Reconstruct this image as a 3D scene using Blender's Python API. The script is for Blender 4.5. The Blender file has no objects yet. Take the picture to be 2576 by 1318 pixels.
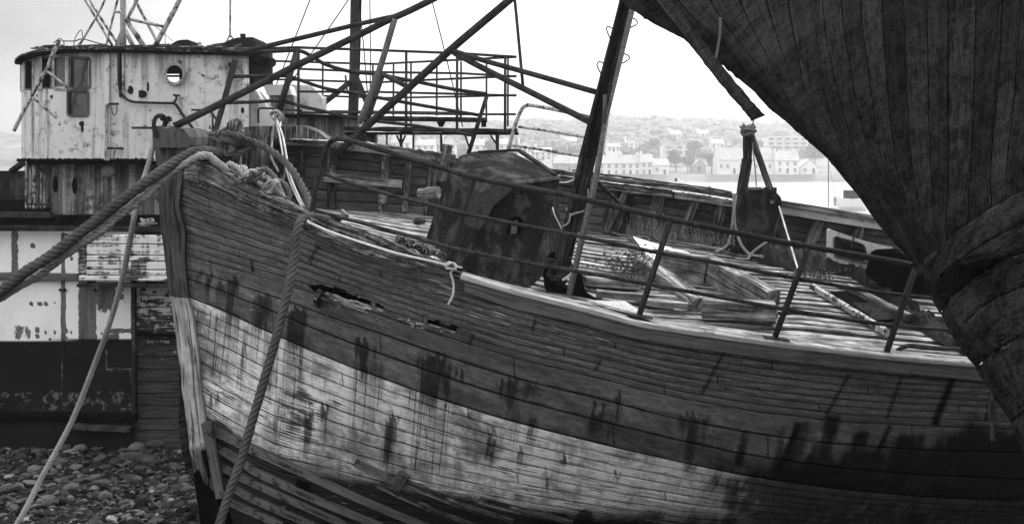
import bpy, bmesh, math, random
import numpy as np
from mathutils import Vector, Matrix, noise as mnoise
from mathutils.bvhtree import BVHTree
random.seed(7); np.random.seed(7)
R = math.radians
sc = bpy.context.scene
COL = sc.collection
# ---------------------------------------------------------------- camera, sky, sun, exposure
F, HOR, H = 2200.0, 430.0, 3.4
cam = bpy.data.cameras.new('camera'); camo = bpy.data.objects.new('camera', cam); COL.objects.link(camo)
camo.location = (0, 0, H); camo.rotation_euler = (R(90), 0, 0)
cam.sensor_width = 36; cam.lens = 36*F/2576; cam.shift_y = -(659-HOR)/2576
cam.clip_start = 0.05; cam.clip_end = 5000
sc.camera = camo
sc.view_settings.view_transform = 'Standard'; sc.view_settings.look = 'None'
sc.cycles.use_denoising = True; sc.cycles.denoiser = 'OPENIMAGEDENOISE'; sc.cycles.denoising_input_passes = 'RGB_ALBEDO_NORMAL'; sc.cycles.denoising_prefilter = 'ACCURATE'
sc.view_settings.exposure = 1.85; sc.view_settings.gamma = 1
SUN_EL, SUN_AZ = 48, 35      # high sun behind thin cloud, beyond the boats and to the right
w = bpy.data.worlds.new('World'); sc.world = w; w.use_nodes = True
nt = w.node_tree; nt.nodes.clear()
o_ = nt.nodes.new('ShaderNodeOutputWorld'); bg = nt.nodes.new('ShaderNodeBackground')
sky = nt.nodes.new('ShaderNodeTexSky'); sky.sky_type = 'NISHITA'; sky.sun_disc = False
sky.sun_elevation = R(SUN_EL); sky.sun_rotation = R(SUN_AZ); sky.air_density = 1; sky.dust_density = 3
bw = nt.nodes.new('ShaderNodeRGBToBW'); nt.links.new(sky.outputs[0], bw.inputs[0])
tc = nt.nodes.new('ShaderNodeTexCoord')
mpn = nt.nodes.new('ShaderNodeMapping'); mpn.inputs['Scale'].default_value = (1.6, 1.6, 4.5); nt.links.new(tc.outputs['Generated'], mpn.inputs[0])
cn = nt.nodes.new('ShaderNodeTexNoise'); cn.inputs['Scale'].default_value = 1.7; cn.inputs['Detail'].default_value = 6; cn.inputs['Roughness'].default_value = .52
nt.links.new(mpn.outputs[0], cn.inputs['Vector'])
mr = nt.nodes.new('ShaderNodeMapRange'); mr.inputs[1].default_value = .36; mr.inputs[2].default_value = .62
mr.inputs[3].default_value = 2.1; mr.inputs[4].default_value = 4.0; nt.links.new(cn.outputs[0], mr.inputs[0])
mx = nt.nodes.new('ShaderNodeMix'); mx.data_type = 'FLOAT'; mx.inputs[0].default_value = .82
nt.links.new(bw.outputs[0], mx.inputs[2]); nt.links.new(mr.outputs[0], mx.inputs[3])
# brighter cloud round the hidden sun, duller away from it
dt = nt.nodes.new('ShaderNodeVectorMath'); dt.operation = 'DOT_PRODUCT'
sd = Vector((math.sin(R(SUN_AZ))*math.cos(R(SUN_EL)), math.cos(R(SUN_AZ))*math.cos(R(SUN_EL)), math.sin(R(SUN_EL))))
dt.inputs[1].default_value = (math.sin(R(SUN_AZ)), math.cos(R(SUN_AZ)), 0.15); nt.links.new(tc.outputs['Generated'], dt.inputs[0])
m2 = nt.nodes.new('ShaderNodeMapRange'); m2.inputs[1].default_value = .35; m2.inputs[2].default_value = .95; m2.inputs[3].default_value = .43; m2.inputs[4].default_value = 1.25
nt.links.new(dt.outputs['Value'], m2.inputs[0])
mm = nt.nodes.new('ShaderNodeMath'); mm.operation = 'MULTIPLY'; nt.links.new(mx.outputs[0], mm.inputs[0]); nt.links.new(m2.outputs[0], mm.inputs[1])
sx = nt.nodes.new('ShaderNodeSeparateXYZ'); nt.links.new(tc.outputs['Generated'], sx.inputs[0])     # overcast: the zenith is brighter than the horizon
mz = nt.nodes.new('ShaderNodeMapRange'); mz.inputs[1].default_value = .25; mz.inputs[2].default_value = .95; mz.inputs[3].default_value = 1; mz.inputs[4].default_value = 3.4; nt.links.new(sx.outputs[2], mz.inputs[0])
mq = nt.nodes.new('ShaderNodeMath'); mq.operation = 'MULTIPLY'; nt.links.new(mm.outputs[0], mq.inputs[0]); nt.links.new(mz.outputs[0], mq.inputs[1])
mb_ = nt.nodes.new('ShaderNodeMapRange'); mb_.inputs[1].default_value = -.1; mb_.inputs[2].default_value = -.8; mb_.inputs[3].default_value = 1; mb_.inputs[4].default_value = 2.7; nt.links.new(dt.outputs['Value'], mb_.inputs[0])  # unseen sky behind the camera, brightened to fill the hull side
mw_ = nt.nodes.new('ShaderNodeMath'); mw_.operation = 'MULTIPLY'; nt.links.new(mq.outputs[0], mw_.inputs[0]); nt.links.new(mb_.outputs[0], mw_.inputs[1])
nt.links.new(mw_.outputs[0], bg.inputs[0]); bg.inputs[1].default_value = 0.105
nt.links.new(bg.outputs[0], o_.inputs[0])
sl = bpy.data.lights.new('sun', 'SUN'); sl.energy = 1.3; sl.angle = R(14); sl.color = (1, 1, 1)
so = bpy.data.objects.new('sun', sl); COL.objects.link(so); so.rotation_euler = (-sd).to_track_quat('-Z', 'Y').to_euler(); so.location = (8, 10, 20)

# ---------------------------------------------------------------- helpers
def P(u, v, Y): return Vector(((u-1288)/F*Y, Y, H-(v-HOR)/F*Y))
def px(r, Y): return r/F*Y
def itp(tab): xs = [a[0] for a in tab]; ys = [a[1] for a in tab]; return lambda x: float(np.interp(x, xs, ys))
Yn = itp([(430,8.4),(600,7.9),(770,7.5),(1150,7.0),(1600,6.7),(2000,6.65),(2400,6.9),(2600,7.1),(2900,7.7),(3300,8.8)])
Yf = itp([(430,8.6),(520,9.0),(600,9.4),(740,9.9),(1130,10.5),(1500,10.6),(1850,10.5),(2230,10.3),(2600,10.1),(3000,9.6),(3300,9.0)])
def cr(pts, n):
    """centripetal-ish catmull-rom through points, n samples per span"""
    pts = [Vector(p) for p in pts]; out = []
    for i in range(len(pts)-1):
        p0 = pts[i-1] if i else pts[0]*2-pts[1]; p1 = pts[i]; p2 = pts[i+1]
        p3 = pts[i+2] if i+2 < len(pts) else pts[-1]*2-pts[-2]
        for k in range(n):
            t = k/n; t2 = t*t; t3 = t2*t
            out.append(0.5*((2*p1)+(p2-p0)*t+(2*p0-5*p1+4*p2-p3)*t2+(3*p1-p0-3*p2+p3)*t3))
    out.append(pts[-1]); return out
def resample(pts, n):
    d = [0]
    for a, b in zip(pts, pts[1:]): d.append(d[-1]+(b-a).length)
    xs = np.linspace(0, d[-1], n); arr = np.array([tuple(p) for p in pts])
    return [Vector(q) for q in zip(*[np.interp(xs, d, arr[:, k]) for k in range(3)])]
def plen(pts): return sum((b-a).length for a, b in zip(pts, pts[1:]))

def empty(name, label, cat, loc, group=None):
    o = bpy.data.objects.new(name, None); COL.objects.link(o); o.location = loc; o.empty_display_size = .2
    o['label'] = label; o['category'] = cat
    if group: o['group'] = group
    return o
def tag(o, label=None, cat=None, group=None, kind=None):
    if label: o['label'] = label
    if cat: o['category'] = cat
    if group: o['group'] = group
    if kind: o['kind'] = kind
    return o
def wloc(p):
    v = Vector((0, 0, 0))
    while p is not None: v += p.location; p = p.parent
    return v
class MB:
    def __init__(s): s.v = []; s.f = []; s.uv = []; s.a = {}
    def add(s, vs, fs, uvs):
        b = len(s.v); s.v += [tuple(x) for x in vs]; s.f += [tuple(i+b for i in f) for f in fs]; s.uv += list(uvs)
    def tube(s, path, r, n=8, cap=True, uo=None):
        path = [Vector(p) for p in path]; m = len(path)
        rs = r if isinstance(r, (list, tuple)) else [r]*m
        uo = (random.random()*9, random.random()*9) if uo is None else uo
        t = (path[1]-path[0]).normalized(); ref = Vector((0, 0, 1)) if abs(t.z) < .9 else Vector((0, 1, 0))
        nrm = t.cross(ref).normalized(); vs = []; uvs = []; L = 0
        for i, p in enumerate(path):
            if i: L += (p-path[i-1]).length
            tt = (path[min(i+1, m-1)]-path[max(i-1, 0)]).normalized()
            nrm = (nrm-tt*nrm.dot(tt)).normalized(); bn = tt.cross(nrm)
            for k in range(n):
                a = 2*math.pi*k/n
                vs.append(p+(nrm*math.cos(a)+bn*math.sin(a))*rs[i]); uvs.append((uo[0]+rs[i]*a, uo[1]+L))
        fs = [(i*n+k, i*n+(k+1) % n, (i+1)*n+(k+1) % n, (i+1)*n+k) for i in range(m-1) for k in range(n)]
        if cap: fs += [tuple(range(n-1, -1, -1)), tuple((m-1)*n+k for k in range(n))]
        s.add(vs, fs, uvs); return s
    def beam(s, p0, p1, wd, ht, up=(0, 0, 1), seg=6, rough=0.0, w1=None, h1=None, bev=.12):
        """rounded timber from p0 to p1; wd across, ht along 'up'"""
        p0 = Vector(p0); p1 = Vector(p1); t = (p1-p0).normalized(); up = Vector(up)
        side = t.cross(up).normalized(); u2 = side.cross(t).normalized(); vs = []; uvs = []
        uo = (random.random()*9, random.random()*9); L = (p1-p0).length; sd_ = random.random()*50
        for i in range(seg+1):
            k = i/seg; p = p0.lerp(p1, k)
            a = (wd+((w1 or wd)-wd)*k)/2; b = (ht+((h1 or ht)-ht)*k)/2; c = min(a, b)*bev*2
            prof = [(-a+c, -b), (a-c, -b), (a, -b+c), (a, b-c), (a-c, b), (-a+c, b), (-a, b-c), (-a, -b+c)]
            per = 0
            for j, (x, y) in enumerate(prof):
                if rough:
                    q = Vector((k*L*4+sd_, j*1.7, sd_)); x += mnoise.noise(q)*rough; y += mnoise.noise(q+Vector((9, 3, 1)))*rough
                vs.append(p+side*x+u2*y)
                per += math.dist(prof[j], prof[j-1]) if j else 0
                uvs.append((uo[0]+per, uo[1]+k*L))
        fs = [(i*8+j, i*8+(j+1) % 8, (i+1)*8+(j+1) % 8, (i+1)*8+j) for i in range(seg) for j in range(8)]
        fs += [tuple(range(7, -1, -1)), tuple(seg*8+j for j in range(8))]
        s.add(vs, fs, uvs); return s
    def prism(s, pts, ext):
        """polygon (world pts) extruded by vector ext"""
        pts = [Vector(p) for p in pts]; n = len(pts); e = Vector(ext)
        uo = random.random()*9
        vs = pts+[p+e for p in pts]; base = [(p.x+uo, p.z+uo) for p in pts]
        uv = base+[(a+e.length, b) for a, b in base]
        s.add(vs, [tuple(range(n)), tuple(range(2*n-1, n-1, -1))]+[(i, i+n, (i+1) % n+n, (i+1) % n) for i in range(n)], uv); return s
    def grid(s, g, uvf=None, flip=False):
        nr = len(g); nc = len(g[0]); vs = [p for r in g for p in r]
        uvs = [uvf(i, j) if uvf else (j*.1, i*.1) for i in range(nr) for j in range(nc)]
        fs = [(i*nc+j, i*nc+j+1, (i+1)*nc+j+1, (i+1)*nc+j) for i in range(nr-1) for j in range(nc-1)]
        if flip: fs = [f[::-1] for f in fs]
        s.add(vs, fs, uvs); return s
    def rope(s, path, r, strands=3, pitch=6.5, n=6, fuzz=0.0):
        L = plen(path); m = max(8, int(L/(r*.75))); c = resample(path, m)
        t = (c[1]-c[0]).normalized(); ref = Vector((0, 0, 1)) if abs(t.z) < .9 else Vector((0, 1, 0))
        nrm = t.cross(ref).normalized(); fr = []
        for i in range(m):
            tt = (c[min(i+1, m-1)]-c[max(i-1, 0)]).normalized(); nrm = (nrm-tt*nrm.dot(tt)).normalized(); fr.append((nrm.copy(), tt.cross(nrm)))
        for k in range(strands):
            pa = []
            for i in range(m):
                a = 2*math.pi*(k/strands+i*(L/m)/(pitch*r)); q = c[i]+(fr[i][0]*math.cos(a)+fr[i][1]*math.sin(a))*r*.52
                if fuzz: q += Vector((random.gauss(0, fuzz*r), random.gauss(0, fuzz*r), random.gauss(0, fuzz*r)))
                pa.append(q)
            s.tube(pa, r*.52, n)
        return s
    def ico(s, c, rad, rot=None, amp=.15, sub=1, seed=0):
        vs, fs = ICO[sub]; rot = rot or Matrix.Identity(3); c = Vector(c)
        out = []
        for v in vs:
            k = 1+amp*mnoise.noise(v*1.3+Vector((seed*3.1, seed*1.7, seed)))*2
            out.append(c+rot @ Vector((v.x*rad[0]*k, v.y*rad[1]*k, v.z*rad[2]*k)))
        s.add(out, fs, [(v.x*rad[0]+seed, v.z*rad[2]+seed) for v in vs]); return s
    def build(s, name, mat, parent=None, smooth=False, attrs=None):
        me = bpy.data.meshes.new(name); off = wloc(parent)
        me.from_pydata([(a-off.x, b-off.y, c-off.z) for a, b, c in s.v], [], s.f)
        ul = me.uv_layers.new(name='UVMap'); li = np.empty(len(me.loops), np.int32); me.loops.foreach_get('vertex_index', li)
        ul.data.foreach_set('uv', np.array(s.uv, np.float32)[li].ravel())
        if smooth: me.polygons.foreach_set('use_smooth', [True]*len(me.polygons))
        for k, arr in (attrs or {}).items():
            at = me.attributes.new(k, 'FLOAT', 'POINT'); at.data.foreach_set('value', np.asarray(arr, np.float32).ravel())
        me.materials.append(mat); me.update()
        o = bpy.data.objects.new(name, me); COL.objects.link(o)
        if parent is not None: o.parent = parent
        return o
def _ico(sub):
    b = bmesh.new(); bmesh.ops.create_icosphere(b, subdivisions=sub, radius=1); b.verts.index_update()
    r = ([v.co.copy() for v in b.verts], [tuple(v.index for v in f.verts) for f in b.faces]); b.free(); return r
ICO = {1: _ico(2), 0: _ico(1), 2: _ico(3)}
def bvh_of(mbs): return BVHTree.FromPolygons([tuple(v) for v in mbs.v], mbs.f)
def hit(bvh, u, v, dY=0, default=None):
    d = P(u, v, 1)-Vector((0, 0, H)); loc = bvh.ray_cast(Vector((0, 0, H)), d.normalized())[0]
    if loc is None: return P(u, v, default) if default else None
    return P(u, v, loc.y+dY)
def surf(ctrl, nr, nc):
    """ctrl[r][c] world points -> dense grid, nr/nc samples per span"""
    rows = [cr(r, nc) for r in ctrl]; cols = [cr([rw[j] for rw in rows], nr) for j in range(len(rows[0]))]
    return [[cols[j][i] for j in range(len(cols))] for i in range(len(cols[0]))]

# ---------------------------------------------------------------- materials (everything is a neutral grey)
class NT:
    def __init__(s, name, rough=.85):
        s.m = bpy.data.materials.new(name); s.m.use_nodes = True; s.t = s.m.node_tree; s.b = s.t.nodes['Principled BSDF']
        s.b.inputs['Roughness'].default_value = rough; s.b.inputs['Specular IOR Level'].default_value = 0.0; s.c = {}
    def n(s, ty): return s.t.nodes.new(ty)
    def set(s, inp, v):
        if v is None: return
        if hasattr(v, 'links'): s.t.links.new(v, inp)
        elif isinstance(v, (tuple, list)): inp.default_value = v
        else: inp.default_value = v
    def coord(s, kind):
        if kind in s.c: return s.c[kind]
        if kind == 'uv': o = s.n('ShaderNodeUVMap').outputs[0]
        elif kind == 'pos': o = s.n('ShaderNodeNewGeometry').outputs['Position']
        s.c[kind] = o; return o
    def xyz(s, kind):
        k = kind+'x'
        if k not in s.c:
            q = s.n('ShaderNodeSeparateXYZ'); s.t.links.new(s.coord(kind), q.inputs[0]); s.c[k] = q.outputs
        return s.c[k]
    def vec(s, x, y, z=0.0):
        q = s.n('ShaderNodeCombineXYZ'); s.set(q.inputs[0], x); s.set(q.inputs[1], y); s.set(q.inputs[2], z); return q.outputs[0]
    def ma(s, op, a, b=None, c=None, clamp=False):
        q = s.n('ShaderNodeMath'); q.operation = op; q.use_clamp = clamp
        s.set(q.inputs[0], a); s.set(q.inputs[1], b); s.set(q.inputs[2], c); return q.outputs[0]
    def mul(s, a, b): return s.ma('MULTIPLY', a, b)
    def addd(s, a, b): return s.ma('ADD', a, b)
    def sub(s, a, b): return s.ma('SUBTRACT', a, b)
    def noise(s, v, scale=1.0, detail=4, rough=.55, dist=0.0, sc3=None):
        if isinstance(v, str): v = s.coord(v)
        if sc3:
            q = s.n('ShaderNodeMapping'); q.inputs['Scale'].default_value = sc3; s.t.links.new(v, q.inputs[0]); v = q.outputs[0]
        q = s.n('ShaderNodeTexNoise'); s.t.links.new(v, q.inputs['Vector']); q.inputs['Scale'].default_value = scale
        q.inputs['Detail'].default_value = detail; q.inputs['Roughness'].default_value = rough; q.inputs['Distortion'].default_value = dist
        return q.outputs[0]
    def mr(s, x, a, b, c=0.0, d=1.0, smooth=False):
        q = s.n('ShaderNodeMapRange'); q.interpolation_type = 'SMOOTHSTEP' if smooth else 'LINEAR'
        for i, v in enumerate((x, a, b, c, d)): s.set(q.inputs[i], v)
        return q.outputs[0]
    def mix(s, f, a, b):
        q = s.n('ShaderNodeMix'); q.data_type = 'FLOAT'; s.set(q.inputs[0], f); s.set(q.inputs[2], a); s.set(q.inputs[3], b); return q.outputs[0]
    def attr(s, name):
        q = s.n('ShaderNodeAttribute'); q.attribute_name = name; return q.outputs['Fac']
    def out(s, col, bump=None, bd=.01, bs=.6, rough=None):
        s.set(s.b.inputs['Base Color'], col) if hasattr(col, 'links') else s.set(s.b.inputs['Base Color'], (col, col, col, 1))
        if bump is not None:
            q = s.n('ShaderNodeBump'); q.inputs['Distance'].default_value = bd; q.inputs['Strength'].default_value = bs
            s.set(q.inputs['Height'], bump); s.t.links.new(q.outputs[0], s.b.inputs['Normal'])
        if rough is not None: s.set(s.b.inputs['Roughness'], rough)
        return s.m
def wood(name, lo, hi, crack=.5, paint=None, pthr=.5, fine=1.0, lichen=0):
    """weathered timber: uv.x across, uv.y along the grain, metres"""
    t = NT(name, .9)
    g = t.noise('uv', 1, 5, .65, .6, (70*fine, 3.2, 1)); g2 = t.noise('uv', 1, 4, .6, 1.2, (16*fine, 1.1, 1))
    c = t.mr(t.noise('uv', 1, 4, .6, .8, (42*fine, 1.4, 1)), .42, .49, 0, 1, True)
    blot = t.noise('pos', 6, 5, .6)
    g3 = t.noise('uv', 1, 3, .6, .3, (26*fine, 5, 1)); g = t.addd(t.mul(g, .6), t.mul(g3, .4))
    v = t.mix(t.mr(g, .40, .61), lo, hi); v = t.mul(v, t.mr(g2, .36, .66, .42, 1.4)); v = t.mul(v, t.mix(c, 1-crack, 1.0)); v = t.mul(v, t.mr(blot, .36, .66, .5, 1.25))
    h = t.addd(t.mul(g, .5), t.mul(c, .7))
    if paint is not None:
        pm = t.mr(t.addd(t.mul(t.noise('uv', 1, 6, .65, .4, (9, 3.5, 1)), .7), t.mul(t.noise('uv', 1, 4, .6, 0, (50, 12, 1)), .3)), pthr-.02, pthr+.03, 0, 1, True)
        v = t.mix(pm, v, t.mul(t.mr(blot, .25, .75, .75, 1.15), paint)); h = t.addd(h, t.mul(pm, .6))
    if lichen:
        lm = t.mr(t.noise('pos', 30, 5, .7), .58, .64, 0, 1, True); v = t.mix(t.mul(lm, lichen), v, .5)
    return t.out(v, h, .012, .9)
def steel(name, base, rust=.03, amt=.5, rough=.7, scale=5.0, grit=1.0):
    t = NT(name, rough)
    a = t.noise('pos', scale, 8, .68); f = t.noise('pos', 60*grit, 4, .6); s2 = t.noise('pos', 1, 5, .6, .3, (scale*3, scale*3, scale*.5))
    m = t.mr(t.addd(t.mul(a, .6), t.mul(s2, .4)), amt-.03, amt+.06, 0, 1, True)
    v = t.mix(m, t.mul(t.mr(f, .3, .7, .6, 1.5), base), t.mul(t.mr(f, .25, .75, .4, 1.9), rust)); v = t.mul(v, t.mr(a, .3, .7, .75, 1.2))
    return t.out(v, t.addd(t.mul(m, -.6), t.mul(f, .6)), .006, .8)
def white_steel(name, base=.56, rustamt=.6, streak=.56, stdark=.2, sscale=5.0, ztop=None):
    """chipped white paint on steel with runs of rust down the face"""
    t = NT(name, .6)
    big = t.noise('pos', 1.1, 5, .55); chips = t.noise('pos', 9, 9, .7, .3); fine = t.noise('pos', 45, 4, .6)
    st = t.noise('pos', 1, 6, .62, .15, (sscale, sscale, .28)); stf = t.noise('pos', 1, 4, .6, .1, (sscale*6, sscale*6, .8))
    if ztop: st = t.addd(st, t.mul(t.mr(t.xyz('pos')[2], ztop-.55, ztop, 0, 1), .13))
    sm = t.mr(t.addd(t.mul(st, .72), t.mul(stf, .28)), streak-.04, streak+.10, 0, 1, True)
    cm = t.mr(t.addd(t.mul(chips, .72), t.mul(big, .28)), rustamt-.012, rustamt+.018, 0, 1, True)
    hal = t.mr(t.addd(t.mul(chips, .72), t.mul(big, .28)), rustamt-.09, rustamt, 0, .45, True)
    crk = t.mr(t.ma('ABSOLUTE', t.sub(t.noise('pos', 3.2, 5, .6, .8), .5)), 0, .006, 1, 0)
    v = t.mul(t.mr(big, .3, .7, .82, 1.08), base); v = t.mul(v, t.mr(fine, .3, .7, .93, 1.05))
    v = t.mul(v, t.mix(t.mul(crk, t.mr(big, .45, .6)), 1, .55))
    v = t.mix(sm, v, t.mul(t.mr(stf, .3, .7, .5, 1.5), stdark)); v = t.mul(v, t.sub(1.0, hal)); v = t.mix(cm, v, t.mul(t.mr(fine, .3, .7, .4, 1.7), .07))
    return t.out(v, t.addd(t.mul(cm, -1), t.mul(fine, .15)), .006, .7)
M = {}
M['cap_wood'] = wood('rotten_wood', .055, .30, .75, lichen=.3)
M['pale_wood'] = wood('pale_weathered_wood', .19, .44, .55, lichen=.3)
M['deck_wood'] = wood('bleached_deck_wood', .27, .52, .45, fine=1.3)
M['rib_wood'] = wood('rib_wood', .04, .20, .7, paint=.42, pthr=.55)
M['rib_dark'] = wood('dark_rib_wood', .045, .21, .7)
M['bul_wood'] = wood('bulwark_wood', .05, .13, .5, paint=.115, pthr=.44)
M['splinter'] = wood('splintered_wood', .10, .75, .8)
M['stem'] = wood('stem_wood', .028, .085, .75)
M['sheer_cap'] = wood('painted_cap', .20, .50, .5, paint=.46, pthr=.42, fine=.8)
M['pole'] = wood('pole_wood', .10, .28, .5)
M['pipe'] = steel('rusty_pipe', .045, .022, .5)
M['pipe_light'] = steel('galvanised_pipe', .14, .05, .56)
M['pipe_white'] = steel('flaking_white_pipe', .42, .05, .5, scale=9)
M['flange'] = steel('pale_flange', .33, .16, .6, scale=12)
M['casing'] = steel('casing_steel', .020, .045, .52, scale=3.5)
M['black'] = steel('black_steel', .005, .012, .6)
M['wsteel'] = white_steel('white_wheelhouse_paint', .66, .605, .545, .22, 3.5, ztop=5.145)
M['wsteel2'] = white_steel('streaked_white_paint', .40, .575, .44, .085, 7)
M['wsteel3'] = white_steel('rusted_white_paint', .5, .57, .53, .12, 6)
t = NT('glass_dark', .12); t.b.inputs['Specular IOR Level'].default_value = .5; M['glass'] = t.out(t.mr(t.noise('pos', 2.2, 3), .4, .6, .02, .06)); 
t = NT('window_frame', .6); M['wframe'] = t.out(t.mr(t.noise('pos', 14, 5, .7), .35, .65, .03, .13), t.noise('pos', 60, 3), .004)
t = NT('pale_frame', .6); M['pframe'] = t.out(t.mr(t.noise('pos', 14, 6, .7), .35, .6, .10, .45), t.noise('pos', 60, 3), .004)
def ropemat(name, lo, hi):
    t = NT(name, .95); a = t.noise('uv', 1, 3, .6, 0, (420, 60, 1)); b = t.noise('pos', 5, 4); c = t.noise('pos', 120, 3, .7)
    v = t.mul(t.mix(t.mr(a, .3, .7), lo, hi), t.mr(b, .3, .7, .75, 1.2)); v = t.mul(v, t.mr(c, .3, .7, .75, 1.25))
    return t.out(v, t.addd(a, c), .004, 1)
M['rope_dark'] = ropemat('dark_rope', .045, .13); M['rope_mid'] = ropemat('grey_rope', .10, .22)
M['rope_light'] = ropemat('light_rope', .20, .42); M['rope_white'] = ropemat('white_cord', .45, .8)
t = NT('tarp', .55); M['tarp'] = t.out(t.mr(t.noise('pos', 3, 6, .6), .35, .65, .014, .05), t.noise('pos', 22, 6, .6, 1.6), .03, 1)
t = NT('stone', .8); a = t.noise('pos', 3.5, 3, .5); b = t.noise('pos', 90, 4, .6)
M['stone'] = t.out(t.mul(t.mr(a, .35, .68, .035, .13), t.mr(b, .3, .7, .65, 1.35)), b, .006, .8, rough=t.mr(a, .3, .7, .45, .85))
t = NT('pebble_paint', .75); rnd = t.attr('tone'); b = t.noise('pos', 110, 3, .6)
M['pebble'] = t.out(t.mul(rnd, t.mr(b, .3, .7, .65, 1.35)), b, .004, .7, rough=.55)
t = NT('beach_gravel', .9); a = t.noise('pos', 30, 4, .7); M['gravel'] = t.out(t.mr(a, .35, .7, .008, .06), a, .03, 1)
t = NT('leaf', .8); M['leaf'] = t.out(t.mr(t.noise('pos', 40, 3), .3, .7, .05, .14))
t = NT('dry_plant', .8); M['dry'] = t.out(t.mr(t.noise('pos', 40, 3), .3, .7, .08, .3))

# main hull: attributes s (0 sheer,1 rubbing strake,2 waterline,3 turn of bilge,4 keel), st/dr/gr masks for stains, drips and grime with painted shade; uv = (plank number, metres along)
def hull_mat():
    t = NT('hull_paint', .75)
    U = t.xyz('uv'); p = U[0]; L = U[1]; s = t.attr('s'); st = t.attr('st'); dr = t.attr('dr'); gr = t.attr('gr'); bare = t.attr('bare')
    pl = t.ma('FLOOR', p); fr = t.ma('FRACT', p)
    seamw = t.mr(t.noise(t.vec(t.mul(pl, 3.7), t.mul(L, 2.0)), 1, 4, .7), .3, .72, .025, .15)
    edge = t.ma('MINIMUM', fr, t.sub(1.0, fr)); seam = t.mr(edge, 0, seamw, 1, 0, True)
    wv = t.vec(t.mul(p, 1.0), t.mul(L, 1.0), t.mul(pl, 5.3))
    grain = t.noise(wv, 1, 6, .66, .4, (11, 2.6, 1)); grain2 = t.noise(wv, 1, 5, .65, .5, (38, 7, 1)); blot = t.noise(wv, 1, 5, .6, .3, (1.4, 1.1, 1)); pvar = t.noise(t.vec(t.mul(pl, 7.7), t.mul(L, .35)), 1, 1)
    z = t.xyz('pos'); fine = t.noise('pos', 70, 4, .7)
    mid = t.noise(wv, 1, 4, .62, .4, (3.4, 7, 1)); mid2 = t.noise('pos', 1, 4, .6, .3, (22, 22, 22))
    # dark topside paint, peeled to bare plank
    paint = t.mul(t.mul(t.mr(pvar, .35, .65, .10, .165), t.mr(blot, .36, .64, .62, 1.18)), t.mr(grain2, .36, .64, .74, 1.15))
    bwood = t.mul(t.mix(t.mr(grain2, .33, .67), .02, .20), t.mr(blot, .3, .7, .6, 1.4))
    peel = t.mr(t.addd(t.addd(t.mul(grain, .62), t.mul(blot, .38)), t.mul(t.sub(bare, .5), .34)), .485, .505, 0, 1, True)
    top = t.mix(peel, paint, bwood)
    # darker painted band just over the waterline
    sn = t.addd(s, t.mul(t.sub(t.noise(wv, 1, 4, .6, 0, (1, 3, 1)), .5), .012))
    # white lower paint
    cr_ = t.mr(t.ma('ABSOLUTE', t.sub(t.noise('pos', 5.5, 6, .65, 1.0), .5)), 0, .010, 1, 0)
    sv = t.vec(t.sub(z[0], t.mul(z[2], .12)), 0.0, z[2]); dirt = t.noise('pos', 1.7, 7, .66); vert = t.noise(sv, 1, 6, .68, .25, (5.5, 1, 1.5)); vf = t.noise(sv, 1, 5, .7, .1, (26, 1, 1.6))
    white = t.mul(t.mr(dirt, .38, .58, .34, 1.15), t.mr(grain2, .3, .7, .78, 1.12)); white = t.mul(white, t.mr(vert, .36, .62, .55, 1.15)); white = t.mul(white, t.mr(vf, .3, .7, .84, 1.08))
    white = t.mul(white, t.mix(t.mul(cr_, .6), 1, .45))
    flake = t.mr(t.addd(t.addd(t.mul(grain, .5), t.mul(dirt, .5)), t.mul(t.mr(s, 2.3, 3.1, 0, .10), 1)), .585, .61, 0, 1, True)
    white = t.mix(flake, white, t.mul(bwood, 1.1))
    wm = t.mr(sn, 1.995, 2.005); mm = t.mul(t.mr(mid, .36, .64, .72, 1.26), t.mr(mid2, .36, .64, .84, 1.14)); top = t.mul(top, mm); white = t.ma('MINIMUM', t.mul(white, mm), .82)
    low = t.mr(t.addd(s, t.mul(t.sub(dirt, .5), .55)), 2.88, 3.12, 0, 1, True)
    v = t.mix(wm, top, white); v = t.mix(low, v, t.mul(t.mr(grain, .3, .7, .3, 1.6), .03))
    # rot along the rubbing strake
    rot = t.mul(t.mr(t.ma('ABSOLUTE', t.sub(s, 1.0)), .02, .22, 1, 0, True), t.mr(grain, .44, .52, 0, 1)); v = t.mix(t.mul(rot, .8), v, t.mul(t.mr(grain2, .3, .75, .15, 1.9), .10))
    sr = t.mul(t.mul(t.mr(edge, .05, .34, 1, 0, True), t.mr(grain, .48, .56, 0, 1, True)), t.mr(blot, .42, .58, 0, 1)); v = t.mix(t.mul(sr, .75), v, t.mul(t.mr(grain2, .35, .65, .2, 2.2), .055))
    # seams, stains, drips, grime with the overhang's shade painted in
    v = t.mul(v, t.mix(t.mul(seam, t.mix(wm, .85, .5)), 1.0, .18))
    stm = t.mr(t.addd(st, t.mul(t.sub(t.addd(t.mul(vert, .35), t.mul(vf, .65)), .5), 2.8)), .24, .80, 0, 1, True)
    butt = t.mul(t.mr(t.ma('ABSOLUTE', t.sub(t.ma('FRACT', t.addd(t.mul(L, .31), t.mul(pl, .377))), .5)), 0, .0035, 1, 0, True), t.mr(s, 2.6, 2.8, 1, 0)); v = t.mul(v, t.sub(1.0, t.mul(butt, .8)))
    chip = t.attr('chip'); chm = t.mr(t.addd(t.noise(wv, 1, 4, .6, .2, (5, 5, 1)), t.mul(chip, .16)), .70, .715, 0, 1, True); v = t.mix(chm, v, .34)
    v = t.mul(v, t.sub(1.0, t.mul(t.attr('jn'), .9)))
    v = t.mix(t.mul(stm, t.mr(vf, .35, .65, .95, .72)), v, t.mul(t.mr(fine, .3, .7, .5, 1.6), .012))
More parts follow.
